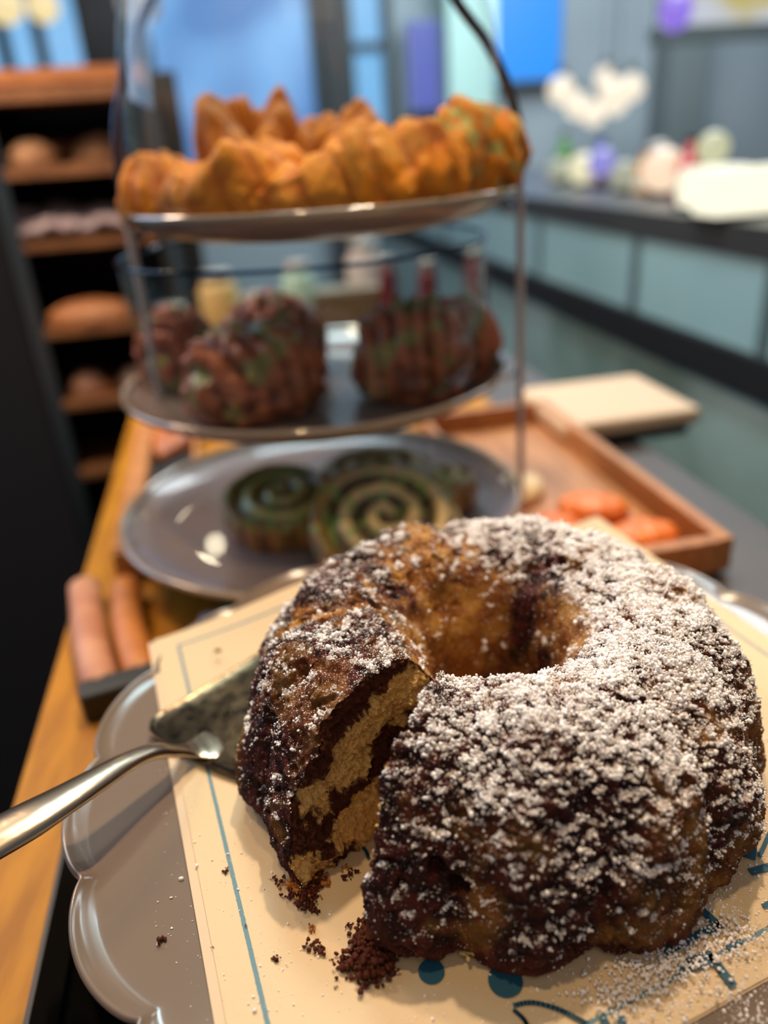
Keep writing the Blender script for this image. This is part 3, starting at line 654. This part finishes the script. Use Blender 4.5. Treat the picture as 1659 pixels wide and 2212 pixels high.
top = mesh_np('sheet', Vp, grid_faces(nu, nv)[:, ::-1], papm, paper, tint=np.stack([uu*PW, vv*PH, 0*uu], 1))
Vu = (Ap[None] + (uu*1.0 - .012)[:, None]*ex + (vv + .002)[:, None]*ey + np.stack([0*uu, 0*uu, paper_z(uu, vv)*.93 - .0007], 1)) - P0
mesh_np('folded_under_layer', Vu, grid_faces(nu, nv)[:, ::-1], mat('paper_under', (208, 182, 150), .6), paper)
# printed lettering, only the strokes that show
ink = mat('printed_ink', (24, 84, 108), .6)
lm = []; lf = []; cnt = 0
def stroke(pix, w):
    lm = []; lf = []; cnt = 0
    P = np.array([atz(x, y, ZB + .0009) for x, y in pix]); P = smooth_path(P, 4*len(P)) if len(P) > 2 and w < 20 else P
    P[:, 2] = ZB + .0011
    for i in range(len(P) - 1):
        d = P[i+1] - P[i]; d = d/np.linalg.norm(d); nn = np.array([-d[1], d[0], 0])*w/2
        a_, b_ = P[i] - d*w*.15, P[i+1] + d*w*.15
        lm.extend([a_ + nn, a_ - nn, b_ - nn, b_ + nn]); lf.append((cnt, cnt+1, cnt+2, cnt+3)); cnt += 4
    mesh_np('printed_stroke', np.array(lm) - P0, np.array(lf), ink, paper, smooth=False)
def disc(x, y, r):
    lm = []; lf = []; cnt = 0
    c = atz(x, y, ZB + .0011); k = 24
    ring = [c + r*np.array([math.cos(2*math.pi*i/k), math.sin(2*math.pi*i/k), 0]) for i in range(k)]
    for i in range(0, k, 1): lm.extend([c, ring[i], ring[(i+1) % k], c]); lf.append((cnt, cnt+1, cnt+2, cnt+3)); cnt += 4
    mesh_np('printed_dot', np.array(lm) - P0, np.array(lf), ink, paper, smooth=False)
for pix, w in [([(1518, 1968), (1554, 2000)], .0030), ([(1556, 1997), (1436, 2056)], .0030), ([(1535, 2064), (1583, 2128)], .0030), ([(1540, 2068), (1492, 2084)], .0045), ([(1492, 2082), (1462, 2096)], .0022), ([(1572, 2048), (1600, 2034)], .0018),
               ([(1110, 2172), (1150, 2166), (1200, 2178), (1240, 2196), (1270, 2212)], .0015), ([(1110, 2182), (1130, 2200), (1140, 2216)], .0014), ([(1300, 2196), (1312, 2216)], .0024), ([(1342, 2198), (1346, 2216)], .0024),
               ([(1622, 1780), (1614, 1850)], .0060), ([(1622, 1884), (1662, 1872)], .0030), ([(1650, 1958), (1670, 1948)], .0020), ([(1640, 1850), (1662, 1800)], .0015), ([(774, 1822), (790, 1838), (797, 1856)], .0014)]: stroke(pix, w)
disc(1092, 2118, .0058); disc(932, 2098, .0045)

# cake server ------------------------------------------------------------
sil = mat('silver_blade', (104, 86, 64), .22, 1., bump=.06, bscale=300, rgb2=(52, 42, 33), nscale=190)
hand = mat('silver_handle', (176, 160, 140), .28, 1., bump=.10, bscale=90)
srv = thing('cake_server', 'silver cake server with scratched blade and curved handle beside the cake', 'cake server', (CAKE[0] - .145, CAKE[1] + .006, ZB + .002)); V0 = np.array(srv.location)
outl = [(-.1652, .0313), (-.1640, .0235), (-.1580, .0172), (-.1508, .0118), (-.1440, .0068), (-.1360, .0010), (-.1230, -.0070), (-.1150, -.0108), (-.1085, -.0118), (-.1040, -.0085), (-.1030, -.002), (-.1015, .03), (-.1000, .065), (-.0985, .085), (-.100, .091), (-.105, .0912), (-.111, .0865), (-.128, .0700), (-.145, .0530), (-.158, .0405), (-.1632, .0362)]
op = np.array(outl); cc = op.mean(0)
def closed_smooth(P, n):
    k = len(P); Q = np.vstack([P[-2:], P, P[:3]]); out = []
    for t in np.linspace(0, k, n, endpoint=False):
        i = int(t); f = t - i; a, b, c, d = Q[i+1], Q[i+2], Q[i+3], Q[i+4]
        out.append(.5*((2*b) + (c-a)*f + (2*a-5*b+4*c-d)*f*f + (3*b-a-3*c+d)*f**3))
    return np.array(out)
ring = closed_smooth(op, 240); rings = np.array([1.0, .999, .992, .975, .9, .7, .4, .05]); hz = np.array([0., .0012, .0016, .0012, .0008, .0006, .0005, .0005])
V = []
for s, z in zip(rings, hz): V.append(np.c_[cc + (ring - cc)*s, np.full(240, z)])
V.append(np.c_[cc + (ring - cc)*.985, np.full(240, -.0004)]); V.append(np.c_[cc + (ring - cc)*.05, np.full(240, -.0003)])
V = np.array(V); order = [7, 6, 5, 4, 3, 2, 1, 0, 8, 9]; V = V[order]
# gentle lift towards the neck
Vb = V.transpose(1, 0, 2).reshape(-1, 3); Vb[:, 0] += CAKE[0]; Vb[:, 1] += CAKE[1]; Vb[:, 2] += ZB + .0032 + .03*np.clip(Vb[:, 1] - CAKE[1] - .04, 0, 1)
mesh_np('blade', Vb - V0, grid_faces(240, 10, True), sil, srv)
hp = []
for x, y, z in [(480, 1600, .0036), (440, 1613, .0044), (405, 1622, .0066), (368, 1622, .0140), (325, 1625, .0205), (270, 1648, .0250), (200, 1690, .0280), (120, 1738, .0300), (40, 1784, .0310), (-60, 1838, .0315), (-200, 1912, .031), (-300, 1960, .031)]:
    hp.append(atz(x, y, ZB + z))
hp = smooth_path(hp, 60); tt = np.linspace(0, 1, 60)
rad = np.interp(tt, [0, .05, .10, .16, .26, .42, .55, .7, .9, .97, 1], [.0040, .0110, .0095, .0064, .0044, .0052, .0074, .0100, .0112, .0100, .003])
flat = np.interp(tt, [0, .06, .13, .20, .32, .6, 1], [.08, .09, .20, .45, .7, .45, .38])
MB().tube(hp - V0, rad, 24, flat).build('handle', hand, srv, True)

# ================================================================== THE CAKE
cake = thing('bundt_cake', 'marbled ring cake dusted with icing sugar, one slice cut out', 'cake', CAKE)
NT, NP = 1500, 440
TH0, TH1 = math.radians(-120.5), math.radians(219.5)
prf = smooth_path([(.0265, .0008), (.0272, .02), (.0300, .045), (.0345, .060), (.0415, .0715), (.052, .0790), (.064, .0818), (.077, .0800), (.088, .0735), (.0975, .0620), (.1045, .0470), (.1090, .0300), (.1110, .0160), (.1095, .0050), (.1050, .0006), (.098, .0002)], 400)
seg = np.r_[0, np.cumsum(np.hypot(*np.diff(prf, axis=0).T))]; ss = np.linspace(0, seg[-1], NP)
pr_ = np.interp(ss, seg, prf[:, 0]); pz_ = np.interp(ss, seg, prf[:, 1]); dr = np.gradient(pr_, ss); dz = np.gradient(pz_, ss); nr, nzp = -dz, dr
nl = np.hypot(nr, nzp); nr, nzp = nr/nl, nzp/nl
if nzp[NP//2] < 0: nr, nzp = -nr, -nzp
tcoord = np.linspace(0, 1, NT)
def cut_shift(r, z, seed): P = np.stack([r, z, 0*r + seed], 1); return fbm(P, 150, 3, 60 + seed)*.0022 + fbm(P, 40, 2, 80 + seed)*.004
thv = TH0 + (TH1 - TH0)*tcoord
wA = np.clip(1 - tcoord/.03, 0, 1); wB = np.clip(1 - (1 - tcoord)/.03, 0, 1)
shA = cut_shift(pr_, pz_, 1)/pr_; shB = cut_shift(pr_, pz_, 2)/pr_
TH = thv[:, None] + wA[:, None]*shA[None] + wB[:, None]*shB[None]
outw = sstep(.045, .095, pr_)*(1 - .0*pz_)
LP = math.radians(-92.4)
lob = np.abs(np.cos(7*(TH - LP)))**.8 - .55
disp = lob*(.0009 + .0052*outw)[None] - .0012*outw[None]
Rr = pr_[None] + nr[None]*disp; Zz = pz_[None] + nzp[None]*disp*.7
P = np.stack([Rr*np.cos(TH), Rr*np.sin(TH), Zz], -1)
def normals(P):
    a = np.gradient(P, axis=0); b = np.gradient(P, axis=1); nn = np.cross(a, b); nn /= np.linalg.norm(nn, axis=-1, keepdims=True) + 1e-12
    if nn[NT//2, NP//2, 2] < 0: nn = -nn
    return nn
Nn = normals(P); Pf = P.reshape(-1, 3)
inner = (1 - sstep(.036, .05, pr_))[None] + 0*TH; inner = inner.ravel()
low = perlin(Pf, 32, 1)*.0042 + perlin(Pf, 75, 2)*.0020
mid = perlin(Pf, 170, 3)*.0013 + perlin(Pf, 380, 4)*.00085
fine = perlin(Pf, 800, 5)*.00050
pit = sstep(.22, .5, perlin(Pf, 260, 6))*.0013 + sstep(.38, .55, perlin(Pf, 120, 7))*.0022
d = low + (mid + fine - pit)*(1 - .75*inner)
# a few large air holes
holes = np.zeros(len(Pf))
for hx, hy, hz_, hr in [(945, 1882, .028, .0042), (992, 1928, .020, .0026), (1478, 1775, .052, .0020), (1275, 1905, .035, .0012), (1270, 2062, .006, .0035), (1345, 2058, .006, .0025), (1212, 1208, .08, .0025)]:
    dv_ = ray(hx, hy); C0 = ORI - CAKE; tt_ = ((Pf - C0)@dv_)/(dv_@dv_); dist = np.linalg.norm(Pf - C0 - tt_[:, None]*dv_, axis=1)
    fac = ((Nn.reshape(-1, 3)@dv_) < -.05)
    d = d - np.where(fac, sstep(hr, hr*.45, dist)*hr*1.7, 0); holes = np.maximum(holes, np.where(fac, sstep(hr*1.2, hr*.8, dist), 0))
d = d*sstep(0, .004, Zz.ravel())
Pf = Pf + Nn.reshape(-1, 3)*d[:, None]; Pf[:, 2] = np.maximum(Pf[:, 2], .0004)
P = Pf.reshape(NT, NP, 3); Nn = normals(P).reshape(-1, 3)
# where the crust is golden instead of chocolate: listed spots, the hole's wall, and noise
C0 = ORI - CAKE
def pixels(Q): v = Q - C0; Z = v@FW; return W_/2 + F_*(v@RT)/Z, H_/2 - F_*(v@UP)/Z
gold = sstep(.14, .38, fbm(Pf, 26, 3, 21))*.3
ang = np.degrees(np.arctan2(Pf[:, 1], Pf[:, 0])); rad_ = np.hypot(Pf[:, 0], Pf[:, 1]); wob = fbm(Pf, 70, 3, 23)*.010
gi = sstep(.047, .036, rad_ + wob*.6)
gold = np.maximum(gold, gi)
def spot3(an, r, z, sa, sb):   # a patch round a cake position: angle, radius, height; size along and across
    a = math.radians(an); c = np.array([r*math.cos(a), r*math.sin(a), z]); q = Pf - c + wob[:, None]
    e1 = np.array([math.cos(a), math.sin(a), 0]); e2 = np.array([-math.sin(a), math.cos(a), 0])
    return np.exp(-(q@e1/sa)**2 - (q@e2/sb)**2 - (q[:, 2]/max(sa, .012))**2)
for s in [(178, .060, .078, .022, .0055), (176, .088, .066, .014, .006), (130, .048, .076, .02, .009), (112, .060, .080, .022, .008), (92, .055, .08, .014, .006), (160, .052, .078, .010, .004), (-172, .108, .030, .009, .007),
          (-62, .106, .038, .022, .010), (-35, .100, .055, .02, .009), (-20, .106, .03, .03, .010), (-52, .111, .008, .009, .013), (-45, .095, .066, .012, .005), (-80, .112, .004, .006, .006), (-100, .105, .035, .008, .005), (35, .06, .08, .012, .006), (5, .09, .07, .02, .01)]:
    gold = np.maximum(gold, np.clip((.75 if s[0] < 0 else 1.25)*spot3(*s), 0, 1))
darkp = np.zeros(len(Pf))
for s in [(55, .036, .050, .030, .0085), (42, .040, .068, .012, .012), (20, .032, .02, .03, .012), (75, .030, .015, .02, .008), (150, .043, .072, .010, .005)]: darkp = np.maximum(darkp, np.clip(1.5*spot3(*s), 0, 1))
gold = np.clip(gold*(1 - darkp), 0, 1)
cd = np.array(lin((38, 14, 14))[:3]); cd2 = np.array(lin((78, 31, 25))[:3]); cg = np.array(lin((184, 130, 58))[:3]); cg2 = np.array(lin((146, 88, 32))[:3])
k1 = sstep(-.3, .4, fbm(Pf, 140, 3, 31))[:, None]; k2 = sstep(-.3, .3, fbm(Pf, 90, 3, 33))[:, None]
k3 = gold[:, None]; Tn = (cd*(1-k1) + cd2*k1)*(1-k3) + (cg2*(1-k2) + cg*k2)*k3
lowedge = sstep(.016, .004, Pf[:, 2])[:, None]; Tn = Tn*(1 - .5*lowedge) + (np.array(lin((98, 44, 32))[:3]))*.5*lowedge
# icing sugar density: it fell from above, thickest to the right
nzv = Nn[:, 2]; up = sstep(-.05, .95, nzv)
side = .52 + .48*sstep(-.07, .05, Pf[:, 0]*.85 - Pf[:, 1]*.15) 
dens = (.03 + 1.02*up**1.7)*side
dens = np.where(rad_ < .040, dens*.8 + .17, dens); dens *= sstep(-.004, .03, Pf[:, 2])*.75 + .25
dens = dens*(1 - .55*darkp) * (1 - .35*gold*(Pf[:, 0] < 0))
dens = dens*(1 - holes)
cl = fbm(Pf, 230, 2, 41)*1.15 + fbm(Pf, 60, 2, 43)*.55
film = sstep(.55, .85, dens + .55*cl + .3*perlin(Pf, 900, 45) - .08)
white = np.array(lin((226, 214, 204))[:3]); wk = (film*.8)[:, None]; Tn = Tn*(1 - wk) + white*wk
crustm = attr_mat('cake_crust', .72, .6, 1500, .15)
N = crustm.node_tree.nodes; L = crustm.node_tree.links
# fine powder speckle over the crust, following the stored sugar density
a2 = N.new('ShaderNodeAttribute'); a2.attribute_name = 'dust'
n2 = N.new('ShaderNodeTexNoise'); n2.inputs['Scale'].default_value = 1700; n2.inputs['Detail'].default_value = 2; tc = N.new('ShaderNodeTexCoord'); L.new(tc.outputs['Object'], n2.inputs['Vector'])
ad = N.new('ShaderNodeMath'); ad.operation = 'MULTIPLY_ADD'; L.new(a2.outputs['Fac'], ad.inputs[0]); ad.inputs[1].default_value = .20; L.new(n2.outputs[0], ad.inputs[2])
rp = N.new('ShaderNodeMapRange'); rp.inputs[1].default_value = .70; rp.inputs[2].default_value = .76; L.new(ad.outputs[0], rp.inputs[0])
mx = N.new('ShaderNodeMix'); mx.data_type = 'RGBA'; L.new(rp.outputs[0], mx.inputs['Factor'])
src = [l.from_socket for l in L if l.to_socket == N['Principled BSDF'].inputs['Base Color']][0]; L.new(src, mx.inputs['A']); mx.inputs['B'].default_value = lin((224, 212, 204)); L.new(mx.outputs['Result'], N['Principled BSDF'].inputs['Base Color'])
crust = mesh_np('crust', Pf, grid_faces(NT, NP), crustm, cake, tint=Tn)
at_ = crust.data.attributes.new('dust', 'FLOAT', 'POINT'); at_.data.foreach_set('value', dens.astype(np.float32))

# sugar grains
ico = np.array([(0, -.526, .851), (0, .526, .851), (0, -.526, -.851), (0, .526, -.851), (.851, 0, .526), (.851, 0, -.526), (-.851, 0, .526), (-.851, 0, -.526), (.526, .851, 0), (-.526, .851, 0), (.526, -.851, 0), (-.526, -.851, 0)])
icf = []
for i in range(12):
    for j in range(i+1, 12):
        for k in range(j+1, 12):
            if max(np.linalg.norm(ico[i]-ico[j]), np.linalg.norm(ico[j]-ico[k]), np.linalg.norm(ico[i]-ico[k])) < 1.1:
                nn_ = np.cross(ico[j]-ico[i], ico[k]-ico[i]); icf.append((i, j, k) if nn_@(ico[i]+ico[j]+ico[k]) > 0 else (i, k, j))
icf = np.array(icf)
def grains(C, r, name, mt, parent=None, sm=True):
    k = len(C); S = r[:, None]*rng.uniform(.65, 1.2, (k, 3)); q = rng.normal(size=(k, 3, 3)); Q, _ = np.linalg.qr(q)
    V = (ico[None]*S[:, None]*rng.uniform(.8, 1.15, (k, 12, 1)))@Q + C[:, None]
    Fc = (icf[None] + (np.arange(k)*12)[:, None, None]).reshape(-1, 3)
    return mesh_np(name, V.reshape(-1, 3), Fc, mt, parent, smooth=sm)
sugarm = mat('icing_sugar', (250, 243, 240), .75, spec=.2, sss=.0)
area = (Rr*(TH1-TH0)/NT*seg[-1]/NP).ravel()/(.111*(TH1-TH0)/NT*seg[-1]/NP)
pp = dens*1.1 + .75*cl - .56 - 2*holes
prob = np.clip(pp*1.3, 0, .62) + .030*np.clip(dens + .15, 0, 1)*(1 - holes)
vis = (Nn*(C0 - Pf)).sum(1) > -.02
sel = np.where((rng.random(len(Pf)) < prob*area*1.05) & (Pf[:, 2] > .002) & vis)[0]
gr_ = np.exp(rng.normal(-.05, .40, len(sel)))*(.00021 + .00028*np.clip(pp[sel]*1.3, 0, 1)); gr_ = np.clip(gr_, .00016, .0011)
off = rng.uniform(-.1, 1.0, len(sel))*.0011*np.clip(pp[sel]*1.6, .0, 1)
Cg = Pf[sel] + Nn[sel]*(off + gr_*.2)[:, None] + rng.normal(size=(len(sel), 3))*.00025
o = grains(Cg, gr_, 'icing_sugar', sugarm, cake); o['kind'] = 'stuff'; print('sugar grains', len(sel))

# cut faces
lab_d = [(.051, .0770), (.0579, .0783), (.0671, .077), (.0767, .0698), (.0861, .0627), (.0934, .0544), (.0995, .0475), (.104, .0372), (.1079, .0238), (.061, .0396), (.0709, .0367), (.0804, .0339), (.0898, .0312), (.0968, .027), (.1022, .0191), (.057, .0441), (.0639, .0343), (.0965, .012), (.0884, .0029), (.048, .043), (.04, .04)]
lab_y = [(.0468, .0656), (.0486, .0575), (.055, .0545), (.0566, .0645), (.0644, .0557), (.0696, .0499), (.077, .0455), (.0842, .0412), (.092, .0398), (.0958, .0356), (.0738, .0548), (.0853, .0511), (.0674, .0221), (.0748, .0201), (.0812, .015), (.0866, .009), (.0739, .0041), (.066, .0084), (.1078, .009), (.1043, .011), (.1109, .0017), (.045, .02), (.055, .015)]
crumbm = attr_mat('cake_crumb', .8, 1., 1100, .2)
def inside(poly, X, Y):
    r = np.zeros(len(X), bool); j = len(poly) - 1
    for i in range(len(poly)):
        xi, yi = poly[i]; xj, yj = poly[j]
        c = ((yi > Y) != (yj > Y)) & (X < (xj - xi)*(Y - yi)/(yj - yi + 1e-12) + xi); r ^= c; j = i
    return r
for thc, seed, row, sgn in ((TH1, 2, NT - 1, 1), (TH0, 1, 0, -1)):
    pl = P[row]; poly = np.c_[np.hypot(pl[:, 0], pl[:, 1]), pl[:, 2]][::4]
    step = .0004; gx = np.arange(.022, .118, step); gy = np.arange(-.0002, .092, step); X, Y = np.meshgrid(gx, gy, indexing='ij'); X = X.ravel(); Y = Y.ravel()
    ins = inside(poly, X, Y).reshape(len(gx), len(gy))
    S2 = np.stack([X, Y, 0*X + seed], 1)
    sh = cut_shift(X, Y, seed) + (fbm(S2, 420, 4, 90)*.0015 - sstep(.2, .5, perlin(S2, 420, 93))*.0012)*(-sgn)
    th_ = thc + sh/X + sgn*0.0008/X*-1
    Vc = np.stack([X*np.cos(th_), X*np.sin(th_), np.maximum(Y, .0004)], 1)
    Fc = grid_faces(len(gx), len(gy)); ok = ins.ravel()[Fc].all(1)
    W2 = np.stack([fbm(S2, 70, 2, 71), fbm(S2, 70, 2, 73)], 1)*.007
    Q = np.c_[X, Y] + W2
    if seed == 2:
        dd_ = np.min([np.hypot(Q[:, 0]-a, Q[:, 1]-b) for a, b in lab_d], 0); dy_ = np.min([np.hypot(Q[:, 0]-a, Q[:, 1]-b) for a, b in lab_y], 0)
        k = sstep(-.0018, .0034, dd_ - dy_ + .0012 + fbm(S2, 500, 3, 97)*.0050)
    else: k = sstep(-.1, .15, fbm(S2, 30, 2, 77))
    # crust rind
    bd = np.min(np.stack([np.hypot(X - a, Y - b) for a, b in poly[::3]]), 0); rind = sstep(.0020, .0005, bd + W2[:, 0]*.15)
    nn3 = fbm(S2, 600, 2, 79)[:, None]
    cy = np.array(lin((242, 194, 118))[:3])*(1 + .25*nn3); cdk = np.array(lin((84, 40, 24))[:3])*(1 + .35*nn3)
    T = cdk*(1-k[:, None]) + cy*k[:, None]; T = T*(1 - rind[:, None]) + np.array(lin((104, 52, 26))[:3])*rind[:, None]
    if sgn < 0: Fc = Fc[:, ::-1]
    mesh_np('cut_face', Vc, Fc[ok], crumbm, cake, tint=np.clip(T, 0, 1))['label'] = 'yellow and chocolate marbled cut face'

# torn lumps at the foot of the cut, built as clusters of crumb
def crumb_mesh(size, seed, k=26, squash=.7):
    r2 = np.random.default_rng(seed); C = r2.normal(size=(k, 3))*size*.36; C[:, 2] = np.abs(C[:, 2])*squash; r = r2.uniform(.12, .30, k)*size*(26/max(k, 26))**.33
    C[:, 2] += r*.5; V = []; Fc = []
    for i in range(k):
        D = ico/np.linalg.norm(ico, axis=1)[:, None]; V.append(D*r[i]*r2.uniform(.45, 1.4, (12, 1)) + C[i]); Fc.append(icf + 12*i)
    V = np.vstack(V); V[:, 2] = np.maximum(V[:, 2], 0); return V, np.vstack(Fc)
chocm = mat('chocolate_crumb', (96, 46, 28), .8, rgb2=(66, 30, 20), nscale=600, spec=.2)
yelm = mat('golden_crumb', (196, 130, 56), .8, rgb2=(150, 84, 34), nscale=500, spec=.2)
for x, y, s, mt, seed in [(652, 1885, .0085, yelm, 1), (668, 1862, .0090, yelm, 2), (648, 1915, .0062, yelm, 3), (662, 1932, .0050, chocm, 4), (672, 1905, .006, chocm, 9), (800, 2040, .0085, chocm, 5), (790, 2075, .0088, chocm, 6), (818, 2075, .009, chocm, 7), (806, 2010, .0075, chocm, 8), (790, 2098, .006, chocm, 11)]:
    p = atz(x, y, ZB + .002) - CAKE; V, Fc = crumb_mesh(s, seed, 150); V += [p[0], p[1], .0006]; mesh_np('torn_crumb_edge', V, Fc, mt, cake, smooth=False)
V, Fc = crumb_mesh(.0042, 31, 9); p = np.array([.0, 0, 0])
dv_ = ray(1012, 2066); tt_ = ((Pf - C0)@dv_)/(dv_@dv_); dist = np.linalg.norm(Pf - C0 - tt_[:, None]*dv_, axis=1); cand = np.where(Nn@dv_ < -.1, dist, 9); ii = int(np.argmin(cand))
mesh_np('nut_flake', V + Pf[ii] - [0, 0, .001], Fc, mat('nut_cream', (214, 182, 116), .6), cake, smooth=False)

# loose crumbs
cl_ = [(487, 1883, 9, 'small brown crumb just right of the blue line on the paper'), (606, 1905, 13, 'brown crumb at the left below the torn cake foot'), (625, 1937, 16, 'golden brown crumb under the tip of the torn cake foot'), (652, 1960, 18, 'large dark crumb below the torn cake foot'), (676, 1969, 14, 'dark crumb at the right below the torn cake foot'),
       (665, 1958, 10, 'small crumb between two dark crumbs below the cake foot'), (352, 2031, 12, 'brown crumb lying alone on the grey plate left of the paper'), (671, 2007, 11, 'single golden crumb on the lit paper below the cut'), (671, 2046, 15, 'dark crumb left of the twin crumbs on the paper'), (694, 2058, 15, 'dark crumb lying centrally below the cut'),
       (740, 2073, 15, 'crumb left of the torn chocolate heap'), (757, 2002, 10, 'small crumb left of the right cut edge'), (597, 2073, 9, 'small crumb far below the left foot'), (741, 2100, 17, 'crumb at the lower left of the torn heap'), (726, 2135, 6, 'tiny crumb lowest on the paper'), (718, 2074, 5, 'tiny crumb beside the one left of the heap'),
       (748, 1876, 11, 'crumb in the cut near the golden foot'), (766, 1884, 9, 'crumb in the cut nearer the right edge'), (750, 1896, 13, 'dark crumb in the shade of the cut'), (776, 1886, 7, 'small crumb close to the right cut edge'), (695, 1941, 6, 'tiny crumb right of the golden foot'), (532, 2002, 5, 'tiny crumb left on the paper near the blue line'),
       (460, 2046, 5, 'tiny crumb at the left edge of the paper'), (592, 1899, 8, 'small crumb in the shadow left of the cake foot'), (705, 1910, 14, 'pale golden flake right of the golden foot'), (472, 1407, 13, 'blurred brown crumb on the paper behind the server blade')]
for k, (x, y, s, lab) in enumerate(cl_):
    zz = ZB + .0006 if x > 400 or y < 1500 else TZ + .0001
    if y < 1500: zz = ZB + .006
    p = atz(x, y, zz); V, Fc = crumb_mesh(s/4679*1.0, 100 + k, 14 if s > 7 else 5)
    o = mesh_np('cake_crumb', V, Fc, yelm if 'golden' in lab and 'brown' not in lab else chocm); o.location = Vector([float(v) for v in p]); tag(o, lab, 'crumb', 'crumbs around the cake')

# icing sugar fallen on paper and plate
k = 42000; x = rng.uniform(330, 1700, k); y = rng.uniform(1380, 2260, k)
pts = np.array([atz(a, b, ZB) for a, b in zip(x, y)]) - CAKE
rc = np.hypot(pts[:, 0], pts[:, 1]); an = np.arctan2(pts[:, 1], pts[:, 0])
dn = np.exp(-np.clip(rc - .11, 0, 1)/.045)*(.07 + .93*sstep(-1.7, -.9, an)*sstep(.9, -.1, an)) 
cln = fbm(np.c_[pts[:, :2], 0*rc], 90, 3, 51)
keep = (rc > .106) & (rng.random(k) < dn*(1 + 2.2*cln)*.9); pts = pts[keep]
u_ = np.linalg.solve(np.array([[ex[0], ey[0]], [ex[1], ey[1]]]), (pts[:, :2] - (Ap - CAKE)[:2]).T)
onp = (u_[0] > 0) & (u_[0] < 1) & (u_[1] > 0) & (u_[1] < 1)
z = np.where(onp, paper_z(u_[0], u_[1]), TZ - ZB); rr = np.exp(rng.normal(0, .5, len(pts)))*.00022; pts[:, 2] = z + rr*.5
tr = np.hypot(pts[:, 0] - .0008, pts[:, 1] - .015) < .172
o = grains(pts[tr] + CAKE, rr[tr], 'spilled_icing_sugar', sugarm); tag(o, 'white icing sugar spilled on the paper and plate round the cake', 'sugar', kind='stuff')
# drift of sugar in the shade at the lower right
k = 1000; t_ = rng.random(k); q = np.array([atz(1290 + 330*a + rng.normal()*42, 2158 - 150*a + rng.normal()*30*(.4 + abs(math.sin(7*a))), ZB + .0012) for a in t_])
rr = np.exp(rng.normal(0, .4, k))*.00042; q[:, 2] += rr*.3 + rng.random(k)*.0008
o = grains(q, rr, 'icing_sugar_drift', sugarm); tag(o, 'clumped drift of icing sugar at the lower right foot of the cake', 'sugar', kind='stuff')
